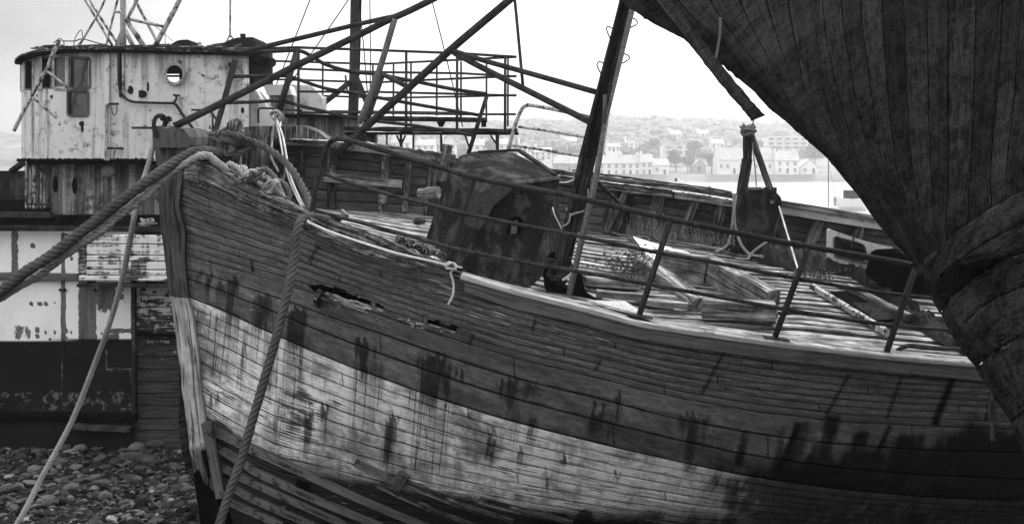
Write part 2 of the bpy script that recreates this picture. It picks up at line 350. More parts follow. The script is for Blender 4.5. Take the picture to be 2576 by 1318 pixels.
    dn = t.ma('ABSOLUTE', t.sub(t.noise(sv, 1, 2, .5, .0, (15, 1, .35)), .5)); dl = t.mul(t.mul(t.mr(dn, .0, .05, 1, 0, True), t.mr(dr, .35, .7, 0, 1)), t.mr(mid2, .36, .54, .2, 1))
    v = t.mix(t.mul(dl, .85), v, .02); v = t.mul(v, t.mr(t.mul(dr, vf), 0, .7, 1, .55))
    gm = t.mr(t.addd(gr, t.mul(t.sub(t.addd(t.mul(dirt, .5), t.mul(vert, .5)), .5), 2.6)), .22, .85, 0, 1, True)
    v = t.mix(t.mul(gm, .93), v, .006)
    h = t.addd(t.mul(seam, -1.2), t.addd(t.mul(grain2, .35), t.mul(peel, -.25)))
    return t.out(v, h, .014, .9)
M['hull'] = hull_mat()
def over_mat():
    t = NT('overhead_hull_paint', .7); U = t.xyz('uv'); fr = t.ma('FRACT', U[0]); pl = t.ma('FLOOR', U[0]); edge = t.ma('MINIMUM', fr, t.sub(1.0, fr))
    sw = t.mr(t.noise(t.vec(pl, t.mul(U[1], 5)), 1, 5, .7), .38, .66, .010, .06); seam = t.mr(edge, 0, sw, 1, 0, True)
    q = t.n('ShaderNodeMapping'); q.inputs['Rotation'].default_value = (0, R(44), 0); t.t.links.new(t.coord('pos'), q.inputs[0]); q2 = q.outputs[0]
    d = t.noise(q2, 1, 6, .62, .5, (1.6, 4, 9)); df = t.noise(q2, 1, 6, .7, .3, (6, 18, 34)); b = t.noise('pos', 9, 7, .7); f = t.noise('pos', 80, 4, .7)
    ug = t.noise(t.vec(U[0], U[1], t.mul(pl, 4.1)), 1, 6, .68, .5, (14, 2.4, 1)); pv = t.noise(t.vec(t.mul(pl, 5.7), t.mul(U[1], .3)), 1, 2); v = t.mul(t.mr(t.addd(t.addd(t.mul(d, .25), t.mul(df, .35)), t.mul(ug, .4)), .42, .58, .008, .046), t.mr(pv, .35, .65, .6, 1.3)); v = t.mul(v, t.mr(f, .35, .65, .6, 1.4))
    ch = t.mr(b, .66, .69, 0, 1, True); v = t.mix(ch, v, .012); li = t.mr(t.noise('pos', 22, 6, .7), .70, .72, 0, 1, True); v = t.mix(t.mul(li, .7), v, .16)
    v = t.mix(t.mul(seam, .95), v, .003); sl_ = t.mul(t.mr(t.ma('ABSOLUTE', t.sub(edge, .06)), 0, .02, 1, 0), t.mr(b, .56, .62, 0, 1)); v = t.mix(t.mul(sl_, .5), v, .2)
    return t.out(v, t.addd(t.mul(seam, -1.5), t.addd(t.mul(b, .4), t.mul(df, .35))), .016, .9)
M['over'] = over_mat()
# ================================================================= setting: beach, water, far shore
def ground_z(Y, X=0.0):
    z = 0.0 if Y < 8.7 else -0.11*(Y-8.7)
    z = max(z, -1.9)
    return z + (0.03*mnoise.noise(Vector((X*.9, Y*.9, 0))) if Y < 20 else 0)
g = MB(); xs = [-900, -300, -80, -30, -16]+[x*.25 for x in range(-48, 60)]+[20, 40, 90, 300, 900]
ys = [-300, -80, -20, -6, 0, 3, 5, 6]+[6.5+.2*k for k in range(50)]+[18, 22, 30, 40, 52]
g.grid([[Vector((x, y, ground_z(y, x))) for x in xs] for y in ys], lambda i, j: (xs[j], ys[i]))
beach = tag(g.build('beach_ground', M['gravel'], smooth=True), 'dark wet shingle beach under the boats', 'ground', kind='structure')
t = NT('water', .12); a = t.noise('pos', 1, 6, .65, .4, (.10, .5, 1)); b = t.noise('pos', 1, 4, .6, 0, (.8, 3, 1))
M['water'] = t.out(t.mr(a, .4, .6, .18, .5), t.addd(a, t.mul(b, .4)), 1.2, 1.0); t.b.inputs['Specular IOR Level'].default_value = .6
wt = MB(); wt.grid([[Vector((x, y, -1.0)) for x in (-1500, -300, 0, 300, 1500)] for y in (14, 60, 150, 300, 352)])
tag(wt.build('bay_water', M['water']), 'bright rippled water of the bay', 'water', kind='structure')
def hill_z(X, Y):
    k = np.interp(Y, [344, 350, 353, 365, 400, 460, 520, 600, 700, 900], [-3, .2, 2.0, 2.4, 6, 15, 23, 31, 33, 20])
    return float(k*(1+.22*mnoise.noise(Vector((X*.011, Y*.004, 3)))+.08*mnoise.noise(Vector((X*.04, 2, 3))))+ (0 if Y < 360 else .6*mnoise.noise(Vector((X*.05, Y*.05, 1)))))
hg = MB(); hx = [-900+30*k for k in range(61)]; hy = [344, 347, 350, 353, 358, 365, 380, 400, 430, 460, 490, 520, 560, 600, 650, 700, 800, 900]
hg.grid([[Vector((x, y, hill_z(x, y))) for x in hx] for y in hy], lambda i, j: (hx[j], hy[i]))
t = NT('hill_grass', .95); M['hill'] = t.out(t.mr(t.noise('pos', .05, 6, .7), .35, .65, .12, .30))  # paled, part of the distance haze is put into the colour
tag(hg.build('hill_terrain', M['hill'], smooth=True), 'hazy hillside across the bay', 'hill', kind='structure')
# ---- houses across the bay
t = NT('house_wall', .9); M['hwall'] = t.out(t.mr(t.noise('pos', .5, 4), .3, .7, .62, .8))
t = NT('house_roof', .9); M['hroof'] = t.out(t.mr(t.noise('pos', .7, 5), .3, .7, .33, .48))  # roof grey lifted, carries some distance haze in its colour
t = NT('house_window', .3); M['hwin'] = t.out(.27)  # pane grey lifted to imitate sky reflection
t = NT('house_stone', .9); M['hstone'] = t.out(t.mr(t.noise('pos', .9, 5), .3, .7, .25, .42))
t = NT('house_door', .5); M['hdoor'] = t.out(.09)
def house(label, u0, u1, vr, ve, vb, Y, depth=8, rows=2, cols=3, wall='hwall', gable=False, chim=1, group='houses across the bay', name='house', door=True, terr=None):
    """u0-u1 pixel span, vr ridge, ve eaves, vb base"""
    p0 = P(u0, vb, Y); p1 = P(u1, vb, Y); ze = P(0, ve, Y).z; zr = P(0, vr, Y).z; zb = min(p0.z, hill_z((p0.x+p1.x)/2, Y))-.4
    e = empty(name, label, 'house', ((p0.x+p1.x)/2, Y, p0.z), group); x0, x1 = p0.x, p1.x; Yb = Y+depth; m = MB()
    if gable: # ridge runs away from the viewer
        xm = (x0+x1)/2
        m.prism([(x0, Y, zb), (x1, Y, zb), (x1, Y, ze), (xm, Y, zr), (x0, Y, ze)], (0, depth, 0)); m.build('wall', M[wall], e)
        rf = MB(); q = .35; sl_ = (zr-ze)/(xm-x0)
        for sx, xe in ((-1, x0), (1, x1)):
            xo = xe+sx*.5; zo = ze-.5*sl_
            rf.prism([(xm, Y-.4, zr+.04), (xo, Y-.4, zo+.04), (xo, Y-.4, zo+q), (xm, Y-.4, zr+q)], (0, depth+.8, 0))
        roof = rf.build('roof', M['hroof'], e)
    else:
        ym = Y+depth/2
        m.prism([(x0, Y, zb), (x0, Y, ze), (x0, ym, zr), (x0, Yb, ze), (x0, Yb, zb)], (x1-x0, 0, 0)); m.build('wall', M[wall], e)
        rf = MB(); q = .3; sl_ = (zr-ze)/(depth/2)
        for sy, ye in ((-1, Y), (1, Yb)):
            yo = ye+sy*.4; zo = ze-.4*sl_
            rf.prism([(x0-.3, ym, zr+.04), (x0-.3, yo, zo+.04), (x0-.3, yo, zo+q), (x0-.3, ym, zr+q)], (x1-x0+.6, 0, 0))
        roof = rf.build('roof', M['hroof'], e)
    for k in range(chim):
        cx = x0+.7 if k == 0 else x1-.7
        cy = Y+depth/2; zc = zr if not gable else ze+.5*(zr-ze)
        c = MB(); c.beam((cx, cy, zc-1.2), (cx, cy, zr+1.3), 1.0, .8, (0, 1, 0), seg=1, bev=.03); c.beam((cx, cy, zr+1.3), (cx, cy, zr+1.5), 1.15, .95, (0, 1, 0), seg=1, bev=.03); c.build('chimney', M[wall], roof)
    hh = (ze-p0.z)/rows; ww = (x1-x0)/cols
    for r in range(rows):
        for c in range(cols):
            xc = x0+(c+.5)*ww; zc = p0.z+(r+.55)*hh; a = min(.55, ww*.28); b = min(.75, hh*.32)
            if r == 0 and c == cols//2 and door:
                m = MB(); m.beam((xc, Y-.03, p0.z), (xc, Y-.03, p0.z+min(2.1, hh*.85)), 1.0, .12, (0, 1, 0), seg=1, bev=.02); m.build('door', M['hdoor'], e); continue
            m = MB(); m.beam((xc, Y-.03, zc-b), (xc, Y-.03, zc+b), 2*a, .12, (0, 1, 0), seg=1, bev=.02); wdw = m.build('window', M['hwin'], e)
            if ww > 2: m = MB(); m.beam((xc-a-.15, Y-.09, zc-b-.08), (xc+a+.15, Y-.09, zc-b-.08), .2, .12, (0, 0, 1), seg=1, bev=.02); m.build('window_sill', M['hstone'], wdw)
    return e
house('long low grey-roofed house just left of the leaning mast', 1393, 1456, 392, 411, 433, 360, cols=4, rows=1, wall='hstone')
house('two storey terraced house immediately right of the mast with six windows', 1504, 1560, 392, 411, 441, 354, cols=3)
house('middle terraced house of the waterfront row with wide dark shopfront', 1561, 1611, 391, 411, 441, 354, cols=3, chim=2)
house('bright white end house of the waterfront row with dark window pair', 1612, 1642, 389, 408, 440, 353, cols=2, chim=1)
house('low white cottage wing stepping down from the end of the row', 1643, 1682, 402, 416, 440, 353.5, cols=2, rows=1, chim=0)
house('small dark boathouse with pointed gable near the beach', 1742, 1776, 404, 417, 430, 362, rows=1, cols=1, wall='hstone', gable=True, chim=0, depth=6, name='boathouse')
house('large white cottage with long slate roof left of the gallows post', 1806, 1872, 373, 402, 437, 353, rows=1, cols=4, chim=1, depth=9)
house('grey roofed cottage wing right of the gallows post', 1893, 1946, 372, 402, 437, 356, rows=1, cols=3, chim=0, depth=9)
house('white two storey house with tall chimney beyond the slanting arm', 1952, 2010, 383, 404, 437, 353, rows=2, cols=3, chim=2)
house('white gabled house with round-headed window next to the dark hull', 2014, 2058, 402, 420, 437, 354, rows=1, cols=2, gable=True, chim=0)
def terrace(label, u0, u1, v0, v1, Y, n):
    p0 = P(u0, v1, Y); p1 = P(u1, v0, Y); e = empty('apartment_building', label, 'building', ((p0.x+p1.x)/2, Y, p0.z), 'houses across the bay')
    h = (p1.z-p0.z)/n
    m = MB(); m.prism([(p0.x, Y, p0.z-6), (p1.x, Y, p0.z-6), (p1.x, Y, p1.z), (p0.x, Y, p1.z)], (0, 9, 0)); m.build('wall', M['hwall'], e)
    for k in range(n):
        z = p0.z+k*h
        m = MB(); m.beam((p0.x-.5, Y-.8, z+h*.97), (p1.x+.5, Y-.8, z+h*.97), 1.8, .35, seg=1, bev=.05); m.build('balcony', M['hwall'], e)
        nn = int((p1.x-p0.x)/3.4)
        for c in range(nn):
            xc = p0.x+(c+.5)*(p1.x-p0.x)/nn
            m = MB(); m.beam((xc, Y-.04, z+h*.2), (xc, Y-.04, z+h*.72), 2.2, .12, (0, 1, 0), seg=1, bev=.02); m.build('window', M['hwin'], e)
terrace('white flat-roofed apartment block with stacked balconies above the cottages', 1930, 2032, 345, 378, 430, 3)
terrace('white modern block with flat roof on the slope right of the mast', 1668, 1724, 366, 388, 400, 2)
hl = [(1528, 1560, 362, 370, 382, 410, 'pale cottage half hidden behind the terrace roofs'), (1572, 1606, 350, 360, 376, 430, 'white house with small gable up the slope'),
 (1683, 1713, 328, 338, 351, 480, 'bright white villa high on the wooded hill'), (1756, 1782, 328, 337, 348, 480, 'second white villa on the hill near the skyline'),
 (1790, 1822, 352, 362, 374, 430, 'grey roofed house among trees on the right slope'), (1302, 1338, 354, 370, 384, 380, 'steep gabled house left of the leaning rail frame'),
 (1344, 1388, 372, 384, 402, 372, 'white boxy house behind the winch casing'), (1240, 1284, 350, 364, 388, 385, 'house seen under the end of the gallery deck'),
 (1176, 1226, 350, 366, 392, 380, 'wide grey roofed house seen under the gallery deck'), (1108, 1146, 345, 362, 392, 375, 'tall white gable seen between the gallery struts'),
 (1046, 1094, 352, 366, 390, 385, 'low pale house seen under the gallery left part'), (984, 1032, 342, 360, 388, 380, 'white house at the left end of the gap under the gallery'),
 (1412, 1450, 345, 356, 372, 440, 'pale house on the slope behind the rail frame')]
for k, (a, b, c, d, e_, Y, lab) in enumerate(hl):
    house(lab, a, b, c, d, e_, Y, rows=2 if e_-d > 15 else 1, cols=3, gable=(k in (1, 5, 9)), chim=1, wall='hstone' if k == 13 else 'hwall')
# ---- trees: individual ones between the houses, a mass of wood above
t = NT('far_foliage', .95); M['fol'] = t.out(t.mr(t.noise('pos', .6, 5, .7), .35, .65, .12, .30))  # foliage lightened, distance haze partly in the colour
t = NT('bark', .95); M['bark'] = t.out(t.mr(t.noise('pos', 9, 5, .7), .35, .65, .04, .12))
def clumps(mb, c, rad, n, size):
    for k in range(n):
        d = Vector((random.gauss(0, 1), random.gauss(0, 1), random.gauss(0, 1))).normalized()*random.uniform(.35, 1)
        q = Vector(c)+Vector((d.x*rad[0], d.y*rad[1], d.z*rad[2])); s_ = size*random.uniform(.6, 1.4)
        for j in range(5):
            a = random.uniform(0, 6.28); b = random.uniform(-1, 1); n1 = Vector((math.cos(a), math.sin(a), b)).normalized(); n2 = n1.cross(Vector((.3, .2, .9))).normalized()
            q2 = q+Vector((random.gauss(0, s_*.5), random.gauss(0, s_*.5), random.gauss(0, s_*.4)))
            mb.add([q2-n1*s_*.5-n2*s_*.3, q2+n1*s_*.5-n2*s_*.35, q2+n1*s_*.4+n2*s_*.4, q2-n1*s_*.3+n2*s_*.35], [(0, 1, 2, 3)], [(0, 0)]*4)
def tree(u, vt, vb, wpx, Y, label):
    b = P(u, vb, Y); tp = P(u, vt, Y); h = tp.z-b.z; r_ = px(wpx/2, Y); zg = min(b.z, hill_z(b.x, Y))-.3
    e = empty('tree', label, 'tree', b, 'single trees across the bay')
    m = MB(); m.tube([(b.x, Y, zg), (b.x+.1, Y, b.z+h*.3), (b.x-.1, Y, b.z+h*.6)], [h*.04, h*.03, h*.015], 6)
    for k in range(4):
        a = k*1.6; m.tube([(b.x, Y, b.z+h*(.25+.07*k)), (b.x+math.cos(a)*r_*.7, Y+math.sin(a)*r_*.7, b.z+h*(.5+.08*k))], [h*.016, h*.006], 5)
    m.build('trunk', M['bark'], e); m = MB()
    for j in range(4): clumps(m, (b.x+random.uniform(-.4, .4)*r_, Y+random.uniform(-.4, .4)*r_, b.z+h*random.uniform(.5, .72)), (r_*.65, r_*.65, h*.3), 55, r_*.28)
    m.build('crown', M['fol'], e)
tl = [(1700, 378, 424, 40, 372, 'round dark tree right of the white cottage wing'), (1730, 390, 426, 34, 366, 'dark tree left of the pointed boathouse'), (1790, 384, 428, 28, 364, 'tree between the boathouse and the large white cottage'),
 (1610, 368, 392, 30, 410, 'small tree above the terrace roofs'), (1480, 372, 410, 40, 380, 'tree behind the mast and the long low house'), (1330, 392, 430, 26, 350, 'bushy tree behind the winch casing lid'), (1352, 396, 432, 30, 351, 'lower bushy tree next to the long low house'),
 (2050, 370, 410, 50, 375, 'dark tree behind the gabled house by the dark hull'), (1905, 352, 385, 30, 420, 'tree behind the gallows post top'), (1650, 350, 385, 34, 440, 'tree left of the white modern block'),
 (1745, 355, 388, 44, 420, 'wide tree above the boathouse'), (1232, 352, 396, 30, 372, 'tree seen between the houses under the gallery deck')]
for a in tl: tree(*a)
wd = MB()
for k in range(2600):
    u = random.uniform(880, 2330); Y = random.choice([445, 480, 520, 560, 600, 640]) + random.uniform(-15, 15)
    X = (u-1288)/F*Y; z = hill_z(X, Y)
    if Y < 500 and random.random() < .45: continue
    s_ = random.uniform(1.3, 4.6)
    for j in range(3):
        wd.ico((X+random.gauss(0, 3), Y+random.gauss(0, 3), z+s_*.5+random.uniform(0, s_*.6)), (s_, s_, s_*.8), amp=.35, sub=0, seed=k+j*.3)
tag(wd.build('far_woods', M['fol']), 'pale hazy woodland covering the hill across the bay', 'woods', kind='stuff')
# ---- small things on the water
t = NT('white_paint', .5); M['wpaint'] = t.out(.75)
t = NT('dark_paint', .5); M['dpaint'] = t.out(.04)
def marker(u, vt, vb, label, r_=5, flag=True):
    Y = (H+1)*F/(vb+6-HOR); b = P(u, vb, Y); e = empty('channel_marker', label, 'marker', (b.x, Y, -1))
    m = MB(); m.tube([(b.x, Y, -1.2), (b.x, Y, P(u, vt+8, Y).z)], px(r_, Y), 10); m.build('post', M['wpaint'], e)
    m = MB(); z = P(u, vt+8, Y).z; m.tube([(b.x, Y, z), (b.x, Y, z+px(3, Y))], [px(r_*1.5, Y), px(r_*1.4, Y)], 10); m.build('cap', M['wpaint'], e)
    return e
marker(1714, 450, 466, 'short white post marker standing in the bay near the far shore')
Y = 150; b = P(1704, 453, Y); e = empty('flag_marker', 'small dark and white flag beside the white post marker', 'flag', (b.x, Y, -1))
m = MB(); m.tube([(b.x, Y, -1.2), (b.x, Y, b.z+.35)], .03, 6); m.build('staff', M['dpaint'], e)
m = MB(); m.beam((b.x-.25, Y-.05, b.z-.3), (b.x-.25, Y-.05, b.z+.3), .45, .04, (0, 1, 0), seg=2); m.build('dark_half', M['dpaint'], e)
m = MB(); m.beam((b.x+.2, Y-.05, b.z-.3), (b.x+.2, Y-.05, b.z+.3), .4, .04, (0, 1, 0), seg=2); m.build('pale_half', M['wpaint'], e)
Y = 100; b = P(1785, 480, Y); m = MB(); m.tube([(b.x, Y, -1.3), (b.x, Y, P(0, 473, Y).z)], .07, 6); m.ico((b.x, Y, P(0, 472, Y).z), (.14, .14, .18), amp=0); tag(m.build('mooring_post', M['dpaint']), 'thin dark mooring post with knob top in the bay', 'post')
def boat_small(u0, u1, vt, vb, mast=None, label='', cabin=True):
    Y = (H+1)*F/(vb-HOR); x0 = P(u0, vb, Y).x; x1 = P(u1, vb, Y).x; L = x1-x0; e = empty('moored_boat', label, 'boat', ((x0+x1)/2, Y, -1), 'small boats afloat in the bay')
    rows = []; fb = px((vb-vt), Y)
    for k in range(9):
        q = k/8; x = x0+L*q; hw = L*.17*math.sin(math.pi*min(1, .18+q*.82))**.6+.02; rows.append([Vector((x, Y-hw, -1+fb*(.9+.2*abs(q-.5)))), Vector((x, Y-hw*.8, -1+fb*.3)), Vector((x, Y, -1.25)), Vector((x, Y+hw*.8, -1+fb*.3)), Vector((x, Y+hw, -1+fb*(.9+.2*abs(q-.5))))])
    m = MB(); m.grid(rows); m.add([r[0] for r in rows]+[r[4] for r in rows], [(i, i+1, 10+i, 9+i) for i in range(8)], [(0, 0)]*18); m.build('hull', M['wpaint'], e)
    if cabin: m = MB(); m.beam((x0+L*.3, Y, -1+fb*1.2), (x0+L*.8, Y, -1+fb*1.2), L*.2, fb*.7, seg=2); m.build('cabin', M['dpaint'], e)
    if mast: m = MB(); xm = P(mast[0], 0, Y).x; m.tube([(xm, Y, -1), (xm, Y, P(0, mast[1], Y).z)], .045, 6); m.build('mast', M['dpaint'], e); m = MB(); m.tube([(xm, Y, P(0, 512, Y).z), (xm-.9, Y, P(0, 516, Y).z)], .04, 5); m.build('boom', M['wpaint'], e); m = MB(); m.tube([(xm, Y, P(0, mast[1]+10, Y).z), (x1-.1, Y, -1+fb)], .012, 4); m.build('stay', M['dpaint'], e)
boat_small(2100, 2182, 497, 530, None, 'small white motor boat beside the edge of the dark overhanging hull')
boat_small(2062, 2110, 519, 540, (2084, 398), 'small sailing boat with bare thin mast left of the white motor boat', False)
# ================================================================= main boat: stranded wooden trawler
boat = empty('wooden_boat', 'listing wooden fishing boat with peeling dark topsides and stained white lower hull', 'boat', P(545, 1335, 8.35))
TE = 3300
rows_uv = [
 [(447,445),(550,490),(644,529),(756,569),(869,620),(969,657),(1156,705),(1288,744),(1448,783),(1613,828),(1932,874),(2207,906),(2449,928),(2700,944),(3000,950),(TE,945)],
 [(462,640),(600,680),(720,715),(810,745),(950,790),(1100,840),(1288,898),(1463,940),(1700,1000),(1900,1035),(2100,1058),(2300,1070),(2600,1080),(3000,1080),(TE,1060)],
 [(475,748),(560,782),(644,822),(706,850),(800,890),(894,929),(1000,967),(1094,1001),(1207,1037),(1288,1061),(1400,1090),(1563,1130),(1720,1165),(1869,1196),(2100,1230),(2350,1252),(2600,1262),(3000,1258),(TE,1235)],
 [(515,1050),(580,1088),(644,1123),(704,1151),(856,1185),(944,1208),(1100,1240),(1288,1275),(1500,1305),(1750,1332),(2100,1345),(2600,1352),(3000,1348),(TE,1310)],
 [(560,1318),(700,1338),(1000,1350),(1288,1356),(1700,1360),(2600,1362),(3000,1360),(TE,1340)]]
cks = [0, .08, .25, .62, 1.0]
NL = 560
def rowf(k):
    r = rows_uv[k]; us = [a[0] for a in r]; vs = [a[1] for a in r]
    # smooth the polyline
    uu = np.linspace(us[0], us[-1], 400); vv = np.interp(uu, us, vs); ker = np.hanning(17); ker /= ker.sum()
    vp = np.pad(vv, 8, mode='reflect', reflect_type='odd'); vv = np.convolve(vp, ker, 'valid')
    return uu, vv, us[0]
RF = [rowf(k) for k in range(5)]
def hull_ctrl(t):
    out = []
    for k in range(5):
        uu, vv, u0 = RF[k]; u = u0+(TE-u0)*t; v = float(np.interp(u, uu, vv)); Y = Yn(u)+cks[k]*(8.35-Yn(u))
        if k and t < .15: Y = Y+(8.4-Y)*(1-t/.15)**2*.7
        out.append((P(u, v, Y), u, v))
    return out
SR = [0, 1, 2, 3, 4]; NS = [36, 26, 52, 26]     # rows between control rows
PLK = [9, 3, 9, 6]
ts = [ (i/NL)**1.12 for i in range(NL+1)]
spine = []
g_rows = []; s_att = []
cols = []
for tt in ts:
    c = hull_ctrl(tt); pts = [q[0] for q in c]; us = [q[1] for q in c]; vs = [q[2] for q in c]
    col = []
    for k in range(4):
        p0 = pts[k-1] if k else pts[0]*2-pts[1]; p1 = pts[k]; p2 = pts[k+1]; p3 = pts[k+2] if k < 3 else pts[4]*2-pts[3]
        for j in range(NS[k]+(k == 3)):
            q = j/NS[k]; q2 = q*q; q3 = q2*q
            p = 0.5*((2*p1)+(p2-p0)*q+(2*p0-5*p1+4*p2-p3)*q2+(3*p1-p0-3*p2+p3)*q3)
            col.append((p, k+q, us[k]+(us[k+1]-us[k])*q, vs[k]+(vs[k+1]-vs[k])*q, sum(PLK[:k])+PLK[k]*q))
    cols.append(col)
NR = len(cols[0])
Ls = [0]
for a, b in zip(cols, cols[1:]): Ls.append(Ls[-1]+(b[20][0]-a[20][0]).length)
# stains in photo pixels: (u, top, halfwidth, bottom, strength)
ST = [(590,698,15,800,.95),(530,690,6,745,.8),(505,680,8,748,.6),(560,715,12,775,.6),(668,748,24,820,.85),(750,782,17,868,1),(735,805,10,862,.8),(765,800,10,868,.8),(920,866,10,945,1),(902,858,5,905,.8),(946,868,5,920,.7),
 (1078,910,18,985,.95),(1100,898,22,1005,1),(1125,925,12,985,.8),(1151,940,4,960,.8),(1165,942,4,962,.8),(1053,905,6,930,.7),
 (778,1040,10,1118,.85),(822,1020,16,1050,.75),(822,1040,6,1108,.6),(990,1046,17,1062,.8),(984,1052,11,1150,.8),(1240,1080,26,1120,.55),(1245,1110,10,1160,.4),
 (1290,955,14,1020,.9),(1262,960,8,1000,.7),(1340,966,18,1000,.7),(1325,970,8,1010,.5),(1500,1003,8,1030,.8),(1497,1040,18,1092,.75),(1553,988,7,1010,.8),(1520,1018,5,1050,.7),(1745,1045,16,1150,.75),(1720,1043,12,1100,.7),(1775,1045,10,1120,.6),
 (1310,1128,12,1165,.6),(1420,1145,30,1165,.5),(1380,1178,14,1195,.5),(1550,1180,18,1200,.5),(1377,1202,4,1226,.9),(540,1000,14,1020,.6),(620,830,10,1000,.4),(655,975,8,1000,.4)]
DR = [(750,850,44,1110),(690,850,30,1000),(925,930,46,1090),(955,925,20,1040),(1098,985,60,1200),(1140,975,30,1060),(1055,985,34,1100),(570,800,50,960),(640,820,26,950),(1300,1040,16,1130),(1340,1060,16,1120),(1530,1040,20,1130),(1560,1000,10,1080),(820,1020,16,1110),(985,1060,20,1170),(1240,1110,20,1170),(520,790,30,880)]
U = np.array([[q[2] for q in c] for c in cols]); V = np.array([[q[3] for q in c] for c in cols]); S = np.array([[q[1] for q in c] for c in cols])
def sm(x, a, b): k = np.clip((x-a)/(b-a), 0, 1); return k*k*(3-2*k)
st = np.zeros_like(U); dr = np.zeros_like(U)
for (u, v0, hw, v1, k) in ST:
    uu = u-(V-v0)*.10; h_ = v1-v0; rg = 9*np.sin(U*.31+v0)+6*np.sin(U*.83+u*3); m_ = np.exp(-((U-uu)/(1.25*hw))**2)*sm(V+rg, v0-6, v0+5)*(1-sm(V, v0+h_*.1, v0+h_*2.3)); st = np.maximum(st, m_*k*1.25)
for (u, v0, hw, v1) in DR:
    uu = u-(V-v0)*.12; m_ = (1-sm(np.abs(U-uu), hw*.5, hw*1.1))*sm(V, v0-25, v0+10)*(1-sm(V, v1-50, v1+30)); dr = np.maximum(dr, m_)
gr = np.zeros_like(U)  # lower-right grime, darkened further to hold the overhanging hull's shade
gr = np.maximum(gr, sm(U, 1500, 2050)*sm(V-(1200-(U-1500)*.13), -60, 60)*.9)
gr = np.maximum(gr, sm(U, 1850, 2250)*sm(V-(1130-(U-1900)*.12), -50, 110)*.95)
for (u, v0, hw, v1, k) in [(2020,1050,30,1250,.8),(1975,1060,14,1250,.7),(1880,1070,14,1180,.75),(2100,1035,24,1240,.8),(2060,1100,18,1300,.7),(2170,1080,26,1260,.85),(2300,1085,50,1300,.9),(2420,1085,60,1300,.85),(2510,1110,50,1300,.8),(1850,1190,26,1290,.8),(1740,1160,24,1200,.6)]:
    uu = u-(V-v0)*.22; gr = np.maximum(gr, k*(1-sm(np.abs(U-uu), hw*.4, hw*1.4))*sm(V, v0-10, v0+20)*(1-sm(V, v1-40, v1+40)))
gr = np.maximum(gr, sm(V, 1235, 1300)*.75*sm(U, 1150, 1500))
bare = .5+.5*np.where(S < 1, np.interp(U, [450, 700, 1200, 1500, 2100, 2500], [.3, .2, .1, .35, .2, -.1]), -.75)
bare += .55*np.exp(-((U-560)/120)**2-((V-600)/40)**2)
for (u, v, a, b, k) in [(760,930,60,22,.5),(1460,930,150,25,.6),(1700,890,160,30,.35),(1180,800,120,20,.5),(2080,985,80,40,.6),(2000,930,60,30,.3),(740,600,120,18,.3)]: bare += k*np.exp(-((U-u)/a)**2-((V-v)/b)**2)
chip = np.zeros_like(U)
for (u, v, a, b, k) in [(1110,720,70,45,1),(1300,790,110,35,1),(1440,850,90,40,.8),(1180,790,60,30,.7),(600,610,20,12,.4)]: chip = np.maximum(chip, k*np.exp(-((U-u)/a)**2-((V-v)/b)**2))
jn = np.zeros_like(U)
for (u0, v0, u1, v1, w_) in [(1822,885,1766,990,2.2),(2134,945,2078,1045,2.5),(2268,948,2232,1050,2),(2398,950,2352,1066,8),(1512,905,1500,930,2),(1348,800,1340,830,2),(800,620,780,655,2.2),(632,655,636,682,2),(1190,842,1180,865,2),(2500,960,2480,1060,2.5),(2010,1065,1958,1180,6),(2240,1070,2200,1150,5)]:
    k_ = np.clip((V-v0)/(v1-v0), 0, 1); inn_ = (V > v0-3)*(V < v1+3); jn = np.maximum(jn, inn_*(1-sm(np.abs(U-(u0+(u1-u0)*k_)), w_*.7, w_*1.6+2)))
# the rotten openings in the planking
def holes(u, v):
    n = mnoise.noise(Vector((u*.03, v*.06, 0)))*9
    c1 = (775 < u < 985) and abs(v-(728+(u-805)*.31)+n*.5) < (17 if u < 900 else 11)*min(1, (u-775)/30, (985-u)/40)
    c2 = (1075 < u < 1150) and abs(v-(818+(u-1105)*.25)+n*.5) < 9
    return c1 or c2
hm = MB(); hm.v = [tuple(q[0]) for c in cols for q in c]
# plank relief: sink the seams a few mm along the normal (towards +Y), plus slight unevenness
for i, c in enumerate(cols):
    for j, q in enumerate(c):
        fr = q[4] % 1; e_ = min(fr, 1-fr); d = .006*max(0, 1-e_/.12)+.004*mnoise.noise(Vector((int(q[4]+.001)*3.1, i*.05, 0)))
        if q[1] > 2.9: d -= 0
        p = q[0]; hm.v[i*NR+j] = (p.x, p.y+d, p.z)
hm.uv = [(q[4], Ls[i]) for i, c in enumerate(cols) for q in c]
hm.f = []
for i in range(NL):
    for j in range(NR-1):
        q = cols[i][j]
        if holes((q[2]+cols[i+1][j][2])/2, (q[3]+cols[i+1][j][3])/2): continue
        hm.f.append((i*NR+j, i*NR+j+1, (i+1)*NR+j+1, (i+1)*NR+j))
hull_bvh = bvh_of(hm)
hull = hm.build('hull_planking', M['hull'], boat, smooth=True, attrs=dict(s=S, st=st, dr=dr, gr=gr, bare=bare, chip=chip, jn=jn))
def onh(u, v, dY=0, d=None): return hit(hull_bvh, u, v, dY, d or Yn(u))
